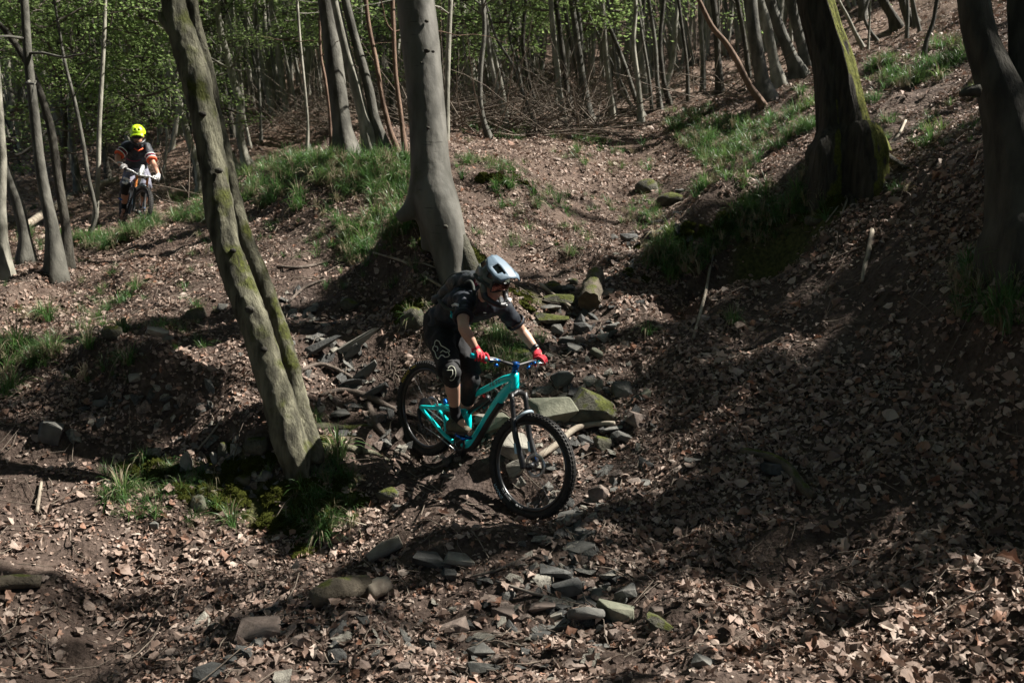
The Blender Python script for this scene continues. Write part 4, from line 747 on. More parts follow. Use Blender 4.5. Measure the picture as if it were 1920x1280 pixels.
# ---------------------------------------------------------------- stones, logs, sticks
SXY = []
def stone(u, v, w, h, mt, label, deep=.75, roll=0, ang=0, lift=.3, name='stone', k=0, pitch=0, n=15, round_=0, taper=0):
    p = hit(u, v + h * .25); Z = px(p)[2]; W_ = w * Z / F; H_ = h * Z / F; D_ = W_ * deep
    SXY.append((p[0], p[1] + D_ * .25, W_ * .52, D_ * .55)); r = np.random.default_rng(int(u * 7 + v)); q = r.normal(size=(n if not round_ else 40, 3)); q /= np.linalg.norm(q, axis=1)[:, None]
    if not round_: q = np.sign(q) * np.abs(q) ** .75; q /= np.abs(q).max(axis=1)[:, None] ** .8
    q = q * np.array([W_, D_, H_]) * .5
    bm = bmesh.new(); [bm.verts.new(x) for x in q]; bmesh.ops.convex_hull(bm, input=bm.verts)
    for vv in [x for x in bm.verts if not x.link_faces]: bm.verts.remove(vv)
    if not round_: bmesh.ops.bevel(bm, geom=list(bm.edges), offset=min(W_, H_) * .025, segments=1, affect='EDGES', profile=.5)
    bmesh.ops.triangulate(bm, faces=[f for f in bm.faces if len(f.verts) > 4])
    if round_: bmesh.ops.subdivide_edges(bm, edges=list(bm.edges), cuts=1, smooth=.8, use_grid_fill=True)
    V = np.array([x.co[:] for x in bm.verts]); bm.verts.index_update(); Fc = [[x.index for x in f.verts] for f in bm.faces]; bm.free()
    if round_: V *= (1 + .22 * vnoise(V[:, 0] / W_ * 3.5, V[:, 1] / W_ * 3.5, V[:, 2] / W_ * 3.5, s=int(u) % 9) - .10 * np.abs(vnoise(V[:, 0] / W_ * 8, V[:, 1] / W_ * 8, V[:, 2] / W_ * 8, s=5)))[:, None]
    V[:, 1:] *= (1 - taper * (V[:, :1] / W_ + .5))
    V *= (1 + .05 * vnoise(V[:, 0] / W_ * 9, V[:, 1] / W_ * 9, V[:, 2] / W_ * 9, s=3))[:, None]
    cr, sr = math.cos(R(roll)), math.sin(R(roll)); V = V @ np.array([[cr, 0, sr], [0, 1, 0], [-sr, 0, cr]])
    ca, sa = math.cos(R(ang)), math.sin(R(ang)); V = V @ np.array([[ca, sa, 0], [-sa, ca, 0], [0, 0, 1]])
    cp_, sp_ = math.cos(R(pitch)), math.sin(R(pitch)); V = V @ np.array([[1, 0, 0], [0, cp_, sp_], [0, -sp_, cp_]])
    nn = nrm(p[:1], p[1:2])[0]; c = p + nn * H_ * lift + np.array([0, D_ * .10, 0])
    return tag(mk(name, V + c - nn * H_ * (.06 if not round_ else .14), Fc, M[mt], None, bool(round_), c), label, 'stone', 'stones')
ST = [
 (1033,772,100,62,'green_stone','big pale green angular slab directly behind the front wheel',{'roll':14,'pitch':30,'taper':.4}),
 (1112,768,98,58,'moss_stone','big slanting mossy boulder right of the front wheel',{'roll':-24,'pitch':12}),
 (1167,732,44,38,'stone','grey angular stone above right of the mossy boulder',{}),
 (1197,787,46,26,'pink_stone','pinkish flat stone right of the mossy boulder',{'roll':-20}),
 (1207,742,28,24,'green_stone','small greenish stone right of the grey angular stone',{}),
 (1187,739,13,18,'pink_stone','tiny pink upright stone between the grey and the greenish stone',{}),
 (1148,808,44,16,'stone','thin grey slate under the mossy boulder',{'roll':8}),
 (1168,822,42,22,'stone','grey triangular slate at the end of the bare branch',{'roll':-12}),
 (1128,835,36,34,'moss_stone','squat dark stone below the bare branch',{}),
 (963,838,72,50,'pale_stone','pale angular slab seen through the front wheel left of the fork',{'roll':-18,'pitch':25}),
 (975,875,50,26,'pale_stone','smaller pale slab seen through the front wheel just under the larger one',{'roll':20,'pitch':20}),
 (938,795,60,40,'green_stone','greenish block between the down tube and the front wheel',{}),
 (905,790,30,26,'pale_stone','small pale stone just under the down tube',{}),
 (1126,925,40,44,'pink_stone','brown block standing right of the front wheel',{'roll':15}),
 (1068,968,64,16,'stone','flat grey stone under the front tyre on its right',{'roll':6}),
 (965,905,18,14,'pink_stone','small tan stone left of the front tyre',{}),
 (674,646,124,30,'pale_stone','long pale wedge of slate beside the trail above the rear wheel',{'roll':36,'deep':.3,'pitch':25,'taper':.75,'lift':.6}),
 (598,655,104,24,'dark_stone','long dark slate slab on the trail right of the leaning tree',{'roll':26,'deep':.35,'taper':.6,'lift':.6}),
 (652,668,58,18,'stone','narrow grey slate between the dark slab and the pale wedge',{'roll':38,'deep':.3}),
 (682,700,70,20,'stone','split grey slate leaning down the trail below the pale wedge',{'roll':42,'deep':.3}),
 (700,735,60,16,'dark_stone','dark slate edge lying across the trail left of the rear tyre',{'roll':30,'deep':.4}),
 (660,722,56,16,'dark_stone','low dark slate in the trail behind the leaning tree',{'roll':16,'deep':.4}),
 (582,583,28,14,'stone','small flat stone high on the trail',{'roll':28}),
 (592,575,14,12,'pale_stone','small pale stone beside the one high on the trail',{}),
 (545,645,18,12,'stone','small grey stone touching the leaning tree on the right',{}),
 (640,775,38,14,'stone','thin slate at the lower end of the trail bend',{}),
 (487,1187,98,34,'pink_stone','wide flat-topped stone lying in the lower left foreground',{'roll':5}),
 (480,1213,30,20,'stone','small stone tucked under the wide flat-topped one',{}),
 (560,1200,44,26,'pink_stone','rounded stone right of the wide flat-topped one',{}),
 (400,1258,70,26,'dark_stone','dark flat stone at the bottom edge on the left',{}),
 (435,1240,34,18,'dark_stone','small dark stone above the flat one at the bottom left',{}),
 (806,1052,66,22,'dark_stone','dark slate beside the pale one in the centre foreground',{'roll':-6}),
 (862,1052,62,18,'pale_stone','pale flat stone in the centre foreground',{'roll':-5}),
 (958,1146,78,36,'pink_stone','brownish slab at the left of the foreground slate group',{'roll':6}),
 (1040,1176,92,14,'stone','long thin slate standing on edge in the foreground group',{'roll':14,'deep':.4}),
 (1030,1192,76,10,'dark_stone','second thin slate just under the long one in the foreground group',{'roll':4,'deep':.4}),
 (1098,1158,70,46,'stone','light grey slab in the middle of the foreground group',{'roll':-8}),
 (1158,1150,76,40,'green_stone','greenish mossy slab at the right of the foreground group',{'roll':-10}),
 (1015,1140,54,18,'pink_stone','flat tan stone on top of the foreground group',{}),
 (1045,1155,26,14,'pale_stone','small pale wedge between the slabs of the foreground group',{}),
 (1122,1115,34,20,'stone','small rounded grey stone above the foreground group',{'round_':1}),
 (1180,1112,54,26,'stone','angular stone behind the greenish slab',{}),
 (1105,1128,60,10,'dark_stone','thin dark slate above the light grey slab',{}),
 (1248,1172,80,30,'moss_stone','dark mossy slab lying slanted right of the foreground group',{'roll':-22,'deep':.5}),
 (1232,1152,30,26,'pink_stone','small reddish stone above the dark mossy slab',{}),
 (1155,1192,30,24,'pink_stone','cube-like brown stone under the greenish slab',{}),
 (912,1255,76,26,'stone','grey slab at the bottom edge near the middle',{'roll':6}),
 (902,1225,56,20,'stone','second grey slab just above the one at the bottom edge',{}),
 (850,1180,60,30,'pink_stone','tan crumbly stone left of the foreground group',{'roll':20}),
 (988,1240,30,16,'pink_stone','small reddish flat stone right of the grey slab at the bottom edge',{}),
 (1080,1250,56,12,'pink_stone','long low reddish stone at the bottom edge',{}),
 (1320,1245,50,24,'stone','tilted grey stone in the lower right of the stone bed',{'roll':-20}),
 (1090,1030,56,20,'stone','flat stone below the front wheel to the right',{}),
 (1040,1075,60,24,'dark_stone','dark stone between the front wheel and the foreground group',{}),
 (1060,1100,60,26,'dark_stone','low dark stone just above the foreground group on its left',{}),
 (1090,1000,28,16,'stone','little grey stone below right of the front tyre',{}),
 (838,1078,40,20,'dark_stone','dark stone under the pale flat one in the centre',{}),
 (1212,352,48,34,'moss_stone','mossy boulder up the gully, left one of a pair',{'roll':15,'round_':1}),
 (1255,372,54,28,'moss_stone','mossy boulder up the gully, right one of a pair',{'roll':10,'round_':1}),
 (1036,597,66,20,'moss_stone','flat mossy slab in the gully right of the near cyclist\'s helmet',{}),
 (1030,578,44,12,'stone','thin slab above the flat mossy one in the gully',{}),
 (1035,537,36,26,'moss_stone','round mossy stone left of the cut log',{'round_':1}),
 (1076,528,18,14,'moss_stone','small mossy stone touching the cut log on its left',{'round_':1}),
 (1060,540,38,12,'dark_stone','low dark stone between the round mossy one and the cut log',{}),
 (1048,562,60,18,'moss_stone','long mossy rock under the pale branch in the gully',{}),
 (1140,550,26,16,'stone','pale little stone right of the cut log',{}),
 (1095,615,40,22,'dark_stone','dark stone below the cut log',{}),
 (1066,637,34,14,'stone','small slab in the middle of the gully',{}),
 (1043,615,26,20,'stone','angular stone under the flat mossy slab',{}),
 (1078,655,40,18,'stone','tilted slab in the gully bed above the brown leaves',{'roll':-20}),
 (1120,665,34,16,'green_stone','greenish slab low in the gully by the dark bank',{'roll':-30}),
 (1150,612,26,14,'stone','small stone at the foot of the dark bank',{}),
 (1055,712,46,26,'dark_stone','dark hollow rock right of the gloved left hand',{}),
 (1048,726,16,13,'pink_stone','round tan pebble in front of the dark hollow rock',{'round_':1}),
 (1225,440,56,18,'dark_stone','dark ledge rock across the upper gully',{}),
 (1180,445,36,14,'dark_stone','small dark rock left of the ledge in the upper gully',{}),
 (350,862,24,38,'pale_stone','pale upright block catching the sun in the left bank',{'roll':8,'lift':.35}),
 (405,858,12,26,'pale_stone','narrow upright stone right of the pale block',{'roll':5,'lift':.35}),
 (392,888,24,10,'pale_stone','small pale leaf-shaped stone under the narrow upright one',{'roll':-15}),
 (372,942,34,34,'green_stone','rounded stone half moss and half bare low in the left bank',{'round_':1,'lift':.15}),
 (482,835,48,40,'moss_stone','mossy stone at the left of the leaning tree foot',{'round_':1,'lift':.3}),
 (502,893,22,20,'stone','round grey stone below the foot of the leaning tree',{'round_':1,'lift':.35}),
 (423,840,24,30,'moss_stone','small mossy stone between the narrow upright stone and the leaning tree',{'round_':1,'lift':.3}),
 (290,983,18,14,'stone','small pale wedge at the base of the left bank',{}),
 (455,905,36,24,'moss_stone','moss cushioned stone in the middle of the left bank',{'round_':1}),
 (95,808,50,50,'stone','large broken stone in the dark hollow at the far left',{'roll':-20}),
 (188,756,36,14,'stone','flat stone at the dark upper edge of the left bank',{}),
 (255,712,24,16,'pale_stone','pale stone on the shaded left slope',{}),
 (292,622,46,16,'pale_stone','pale flat stone on the left slope near the mossy mound',{'roll':-10}),
 (308,636,34,14,'stone','grey stone overlapping the pale flat one on the left slope',{}),
 (212,622,42,30,'moss_stone','mossy mound behind a grass tuft on the left slope',{'round_':1}),
 (362,590,46,24,'moss_stone','mossy rock on the left slope near the leaning tree',{'roll':15}),
 (418,577,28,14,'stone','small stone just left of the leaning tree',{}),
 (655,572,36,24,'moss_stone','mossy rock at the top of the trail',{'round_':1}),
 (775,595,44,50,'moss_stone','steep mossy rock behind the rear wheel and the backpack',{'roll':20,'round_':1}),
 (972,660,44,20,'moss_stone','low mossy rock below the near cyclist\'s left arm',{'round_':1}),
 (1530,412,40,24,'moss_stone','bright mossy lump on the undercut right bank',{'round_':1}),
 (1545,345,34,18,'moss_stone','moss lump on the bank just below the mossy oak',{'round_':1}),
 (730,925,46,26,'moss_stone','moss lump on the dark ground below the rear wheel',{'round_':1}),
 (660,935,26,18,'moss_stone','small moss lump right of the large grass tuft',{'round_':1}),
 (745,952,18,14,'stone','small upright stone below the moss lump',{}),
 (1300,865,34,12,'stone','flat stone on the leaves far right of the front wheel',{}),
 (1205,905,30,12,'stone','thin slate chip right of the brown block',{}),
 (1450,880,50,22,'dark_stone','dark flat stone half buried near the fallen branch',{}),
]
for s in ST: stone(*s[:6], **s[6])
# gravel and rock chips
n = 1500; pts = []; scs = []
def chip_mesh(k):
    r = np.random.default_rng(60 + k); bm = bmesh.new(); [bm.verts.new(x) for x in r.uniform(-1, 1, (11, 3)) * (.5, .38, .17)]; bmesh.ops.convex_hull(bm, input=bm.verts)
    for vv in [x for x in bm.verts if not x.link_faces]: bm.verts.remove(vv)
    me = bpy.data.meshes.new('rock_chip'); bm.to_mesh(me); bm.free(); me.materials.append([M['stone'], M['dark_stone'], M['pink_stone'], M['pale_stone']][k % 4]); return me
CH = [chip_mesh(k) for k in range(8)]
for uvs, w, n in (([(560, 560), (620, 660), (700, 760), (830, 880)], 45, 170), ([(1130, 560), (1060, 640), (1080, 740), (1130, 830), (1080, 960), (1050, 1080), (1080, 1200)], 60, 420), ([(380, 1200), (600, 1180), (860, 1200), (1000, 1250)], 60, 170), ([(320, 860), (420, 900), (500, 900)], 35, 90), ([(1280, 390), (1220, 440), (1150, 540)], 30, 110), ([(120, 800), (300, 740), (420, 800)], 40, 60)):
    for i in range(n):
        t = rng.uniform(0, len(uvs) - 1.001); a, b = uvs[int(t)], uvs[int(t) + 1]; f = t - int(t); pts.append(hit(a[0] + (b[0] - a[0]) * f + rng.normal() * w, a[1] + (b[1] - a[1]) * f + rng.normal() * w * .6)); scs.append(rng.lognormal(math.log(.07), .5))
pts = np.array(pts); n = len(pts); scatter('rock_chips', pts + (0, 0, .012), euler_on(nrm(pts[:, 0], pts[:, 1]), rng.uniform(0, 6.28, n), rng.normal(size=(n, 3)) * .3), np.clip(scs, .02, .16), CH, 'loose slate chips and gravel along the trail and gully')
# moss cushions
MC = [mesh_only('moss_cushion', *(lambda b: (b[0] * (1 + .35 * vnoise(b[0][:, 0] * 4, b[0][:, 1] * 4, b[0][:, 2] * 4, s=k) + .2 * vnoise(b[0][:, 0] * 12, b[0][:, 1] * 12, b[0][:, 2] * 12, s=k))[:, None], b[1]))(ball((0, 0, 0), (.5, .42, .2), 28, 18)), M['moss']) for k in range(4)]
for me_ in MC:
    co = np.array([v.co[:] for v in me_.vertices]); G = Geo(); G.add(co, [list(pp.vertices) for pp in me_.polygons])
    for i in range(420):
        c = co[rng.integers(0, len(co))] + rng.normal(size=3) * .03; d = c / np.linalg.norm(c) + rng.normal(size=3) * .5; d /= np.linalg.norm(d); sd2 = np.cross(d, rng.normal(size=3)); sd2 /= np.linalg.norm(sd2) + 1e-6; G.add([c - sd2 * .02, c + sd2 * .02, c + d * rng.uniform(.06, .14)], [[0, 1, 2]])
    me_.clear_geometry(); me_.from_pydata(G.V().tolist(), [], G.f); me_.update()
pts = []
for uvs, w, n in (([(250, 880), (330, 900), (430, 920), (480, 860)], 30, 34), ([(440, 900), (540, 950), (640, 950), (560, 990)], 34, 60), ([(560, 870), (600, 820)], 14, 10), ([(1420, 420), (1540, 400), (1590, 310)], 24, 40), ([(870, 470), (900, 510), (990, 570)], 12, 16), ([(900, 330), (1010, 350)], 16, 10), ([(745, 560), (790, 620)], 14, 12), ([(785, 405), (800, 440), (812, 475)], 8, 14), ([(880, 470), (890, 520)], 6, 10), ([(1180, 520), (1300, 440), (1420, 390)], 16, 26), ([(1620, 250), (1600, 300)], 16, 14)):
    for i in range(n):
        t = rng.uniform(0, len(uvs) - 1.001); a, b = uvs[int(t)], uvs[int(t) + 1]; f = t - int(t); pts.append(hit(a[0] + (b[0] - a[0]) * f + rng.normal() * w, a[1] + (b[1] - a[1]) * f + rng.normal() * w * .6))
pts = np.array(pts); n = len(pts); scatter('moss_cushions', pts, euler_on(nrm(pts[:, 0], pts[:, 1]), rng.uniform(0, 6.28, n), rng.normal(size=(n, 3)) * .15), rng.uniform(.06, .20, n), MC, 'dark green moss cushions on banks and roots')
def stick(name, uvw, mt, label, cat, lift=.4, per=4, n=8, cutend=False, group=None, forks=()):
    pts = []; rad = []
    for (u, v, w) in uvw: p = hit(u, v); Z = px(p)[2]; r = w / 2 * Z / F; rad.append(r); pts.append(p + np.array([0, 0, r * (1 + lift)]))
    C_ = catmull(pts, per); rr = np.interp(np.linspace(0, len(uvw) - 1, len(C_)), range(len(uvw)), rad); V, Fc = tube(C_, rr, n, True, .04)
    o = mk(name, V, Fc, M[mt], None, True, pts[0]); tag(o, label, cat, group)
    for fk in forks:
        pf = [hit(u, v) + np.array([0, 0, w / F * 4 + .02]) for u, v, w in fk]; Vf, Ff = tube(catmull(pf), np.interp(np.linspace(0, len(fk) - 1, 4 * len(fk) - 3), range(len(fk)), [w / 2 * 8 / F for *_, w in fk]), 6); mk('side_twig', Vf, Ff, M[mt], o)
    return o
stick('fallen_branch', [(1008,872,13),(1040,848,13),(1075,820,13),(1110,808,11),(1152,803,9)], 'stick', 'bare pale branch reaching right from inside the front wheel', 'branch', 1.0)
stick('fallen_branch', [(1388,855,13),(1440,872,16),(1478,892,19),(1500,925,20),(1523,945,20)], 'log', 'bent mossy branch lying on the leaves of the right slope', 'branch', .5)
stick('fallen_branch', [(1635,440,9),(1628,480,9),(1620,510,8),(1616,535,6)], 'stick', 'short straight stick on the right bank under the mossy oak', 'branch', .5)
stick('fallen_branch', [(1338,478,4),(1330,520,5),(1322,560,6),(1300,640,6)], 'stick', 'long thin stick hanging down the dark undercut bank', 'branch', 1)
stick('fallen_branch', [(1698,232,5),(1682,262,5),(1650,292,6)], 'stick', 'thin pale stick right of the mossy oak', 'branch', 1)
stick('fallen_branch', [(1606,345,5),(1592,370,5),(1580,402,4)], 'stick', 'forked stick below the mossy oak', 'branch', 1, forks=[[(1592, 368, 3), (1570, 395, 3), (1548, 425, 3)]])
stick('fallen_log', [(40,440,14),(110,395,16),(170,362,14),(222,345,11)], 'stick', 'pale fallen trunk lying behind the left trees beside the far cyclist', 'log', .3)
stick('fallen_branch', [(1012,540,7),(1040,563,7),(1075,585,6)], 'stick', 'pale bare branch across the mossy rocks in the gully', 'branch', 1)
stick('fallen_branch', [(700,480,4),(760,500,5),(800,530,5),(850,560,5)], 'stick', 'thin dead branch leaning on the bank left of the beech foot', 'branch', 2, forks=[[(760, 500, 4), (790, 500, 4), (830, 515, 3)]])
stick('fallen_branch', [(78,910,6),(74,940,7),(70,970,7)], 'stick', 'short stick standing against the lower left bank', 'branch', 1)
stick('fallen_branch', [(870,1090,4),(930,1075,5),(990,1050,5)], 'twig', 'thin curved twig right of the pale stones in the foreground', 'branch', 1)
stick('fallen_branch', [(930,1095,5),(1000,1120,6),(1050,1130,5)], 'twig', 'brown twig lying above the foreground slate group', 'branch', 1)
stick('fallen_branch', [(372,850,4),(400,815,4),(420,790,3)], 'stick', 'pale twig propped over the stones of the left bank', 'branch', 2)
stick('fallen_branch', [(560,960,3),(620,975,3),(690,995,3)], 'stick', 'thin pale twig lying over the moss below the large tuft', 'branch', 3)
lg = stick('mossy_log', [(588,1142,36),(620,1132,46),(660,1124,46),(690,1118,40)], 'log', 'short moss covered log in the left foreground', 'log', .0, n=14)
stick('wood_piece', [(688,1130,34),(708,1122,38),(726,1112,30)], 'stick', 'pale rotten wood end right beside the short mossy log', 'wood', .1, n=10)
stick('wood_piece', [(690,1058,20),(720,1045,30),(752,1030,26)], 'stick', 'pale wedge of dead wood on the leaves above the mossy log', 'wood', .1, n=8)
stick('fallen_log', [(-30,1112,26),(20,1108,28),(78,1104,24)], 'log', 'dark log end lying at the left edge of the foreground', 'log', .1, n=12)
# the cut log pointing up the gully
a = hit(1104, 588); b = hit(1117, 535); a = a + (0, 0, .10); b = b + (0, 0, .10); d = (b - a); r_ = .10
V, Fc = tube(catmull([a, a + d * .4, b]), [r_ * 1.05, r_ * 1.02, r_ * .93, r_ * .9, r_ * .97, r_, r_ * .88, r_ * .9, r_ * .84][:9], 18, False, .07)
lo = mk('cut_log', V, Fc, M['log'], None, True, a); tag(lo, 'sawn moss-topped log lying in the gully', 'log')
for e_, nm in ((a, 0), (b, -1)):
    ring = V.reshape(-1, 18, 3)[0 if nm == 0 else -1]; mk('cut_end', np.vstack([ring, ring.mean(0)]), [[i, (i + 1) % 18, 18] for i in range(18)], M['cut'], lo, False)
# roots crossing the trail
for i, (uvw, lb) in enumerate((([(600,745,8),(640,735,12),(690,748,14),(740,770,10),(790,788,6)],'root crossing the trail left of the rear wheel'),([(560,700,7),(600,690,9),(640,700,9),(680,725,6)],'root crossing the trail behind the leaning tree'),
  ([(690,760,12),(705,800,14),(730,830,9)],'thick short root stepping down the trail left of the rear tyre'),([(520,500,4),(560,505,7),(600,498,6),(625,490,4)],'thin root high on the trail'),([(540,570,5),(570,545,6),(610,525,5)],'bent root on the upper trail'),([(740,850,8),(765,860,9),(790,885,6)],'dark root below the rear tyre'),([(880,560,10),(930,570,9),(985,560,6)],'mossy root running from the beech towards the gully'))):
    stick('tree_root', uvw, 'root', lb, 'root', -.6, group='roots on the trail')
# small twigs everywhere and brushwood behind
G = Geo()
for i in range(1100):
    y = rng.uniform(4.8, 13); x = rng.uniform(-.56, .56) * y; L_ = rng.uniform(.08, .5); a = rng.uniform(0, 6.28); q = []
    for j in range(4): xx = x + math.cos(a) * L_ * j / 3; yy = y + math.sin(a) * L_ * j / 3; q.append((xx, yy, float(H(xx, yy)) + .025 + rng.uniform(0, .02))); a += rng.normal() * .25
    V, Fc = tube(q, np.linspace(.0035, .0015, 4) * rng.uniform(.6, 1.6), 4, False); G.add(V, Fc)
for i in range(1300):
    if i < 330 or i > 520: u, v = rng.uniform(480, 1150), rng.uniform(175, 262)
    elif i < 430: u, v = rng.uniform(0, 400), rng.uniform(300, 400)
    else: u, v = rng.uniform(1150, 1400), rng.uniform(120, 200)
    p = hit(u, v, 15); p_, r_ = branchlet(p + (0, 0, .05), (rng.normal(), rng.normal() * .4, rng.uniform(0, .9)), rng.uniform(.6, 2.2), rng.uniform(.005, .014), 5, .12); V, Fc = tube(p_, r_, 4, False); G.add(V, Fc)
tw = mk('twig_litter', G.V(), G.f, M['twig_dead']); tag(tw, 'thin dead twigs and brushwood scattered over the forest floor', None, None, 'stuff')
# the largest fallen leaves of the foreground, each its own piece
c = 0
while c < 290:
    u, v = rng.uniform(10, 1910), rng.uniform(1000, 1275); p = hit(u, v); s = rng.uniform(.06, .085)
    o = bpy.data.objects.new('fallen_leaf', LM[c % 12]); COL.objects.link(o); o.parent = ground; o.location = tuple(p + np.array([0, 0, .035])); o.rotation_euler = tuple(euler_on(nrm(p[:1], p[1:2]), rng.uniform(0, 6.28, 1), rng.normal(size=(1, 3)) * .35)[0]); o.scale = (s, s, s); c += 1
# leaf litter
def litter():
    X = []; 
    for (y0, y1, dens) in ((4.2, 8, 2100), (8, 12, 1750), (12, 18, 640), (18, 36, 120)):
        w = .56 * y1 + .6; n = int((y1 - y0) * 2 * w * dens); X.append(np.c_[rng.uniform(-w, w, n), rng.uniform(y0, y1, n)])
    X = np.concatenate(X); ok, u, v, Z = in_view(X[:, 0], X[:, 1]); X = X[ok]; x, y = X.T
    keep = rng.random(len(x)) > np.clip(mask_at(dirt, x, y) * .93 + mask_at(moss, x, y) * .75 + mask_at(bed, x, y) * .5, 0, .95)
    clump = vnoise(x * 1.7, y * 1.7, s=21) + .6 * vnoise(x * 5, y * 5, s=22); n = nrm(x, y); keep &= rng.random(len(x)) < np.clip(.74 + .75 * clump, .10, 1) * np.clip((n[:, 2] - .25) * 2.2, .1, 1)
    for sx_, sy_, ra, rb in SXY: keep &= (((x - sx_) / ra) ** 2 + ((y - sy_) / rb) ** 2) > rng.uniform(.3, 1.05, len(x))
    x, y, n = x[keep], y[keep], n[keep]; d = np.hypot(x, y)
    s = rng.lognormal(math.log(.031), .42, len(x)); s = np.clip(s, .014, .10) * (1 + np.clip((d - 12) / 14, 0, 1.5))
    s *= (.95 + .28 * np.clip((x - .2) / 1.5, 0, 1) * (y < 9.5))
    p = np.stack([x, y, H(x, y) + rng.uniform(.0, .022, len(x)) * (s / .04)], -1)
    rot = euler_on(n, rng.uniform(0, 6.28, len(x)), rng.normal(size=(len(x), 3)) * np.array([.42, .42, .1]))
    print('litter', len(x)); return scatter('leaf_litter', p, rot, s, LM, 'brown dry oak and beech leaves covering the forest floor')
litter()
# ---------------------------------------------------------------- bicycles
def plain(name, col, rough=.4, metal=0, **k): return mat(name, col, rough, metal=metal, spec=.5, **k)
M['teal'] = plain('teal_paint', (.0, .58, .58), .32); M['black_rubber'] = mat('tyre_rubber', (.012, .012, .012), .75, (.03, .027, .024), 30)
M['black'] = plain('black_plastic', (.012, .012, .013), .45); M['rim'] = plain('black_rim', (.01, .011, .012), .3)
M['dark_metal'] = plain('dark_steel', (.05, .05, .05), .5, .7); M['blue'] = plain('blue_anodised', (.01, .12, .45), .25, .8); M['steel'] = plain('steel', (.45, .45, .45), .3, .9); M['yellow_print'] = plain('yellow_print', (.50, .36, .03), .6)
M['white_print'] = plain('white_print', (.75, .75, .74), .5); M['white_paint'] = plain('white_frame_paint', (.62, .68, .70), .3); M['orange'] = plain('orange_fork', (.55, .20, .06), .3)
M['pale_blue'] = plain('pale_blue_print', (.35, .55, .65), .4); M['red_anod'] = plain('red_knob', (.5, .02, .02), .3); M['grey_plastic'] = plain('grey_plastic', (.26, .32, .36), .4)
def text_mesh(s, size, depth=.0008):
    cu = bpy.data.curves.new('lettering', 'FONT'); cu.body = s; cu.size = size; cu.extrude = depth; cu.align_x = 'CENTER'; cu.align_y = 'CENTER'; cu.resolution_u = 3
    o = bpy.data.objects.new('lettering_source', cu); COL.objects.link(o); dg = bpy.context.evaluated_depsgraph_get(); me = o.evaluated_get(dg).to_mesh()
    V = np.array([v.co[:] for v in me.vertices]); Fc = [list(p.vertices) for p in me.polygons]; bpy.data.objects.remove(o); bpy.data.curves.remove(cu); return V, Fc
def lathe(axis_c, ax, a1, a2, prof, n=48):
    """profile (r, s) turned round the axis"""
    V = []
    for i in range(n):
        t = 2 * math.pi * i / n; rd = a1 * math.cos(t) + a2 * math.sin(t)
        for r, s in prof: V.append(axis_c + rd * r + ax * s)
    m = len(prof); return V, [[i * m + j, i * m + (j + 1) % m, ((i + 1) % n) * m + (j + 1) % m, ((i + 1) % n) * m + j] for i in range(n) for j in range(m)]
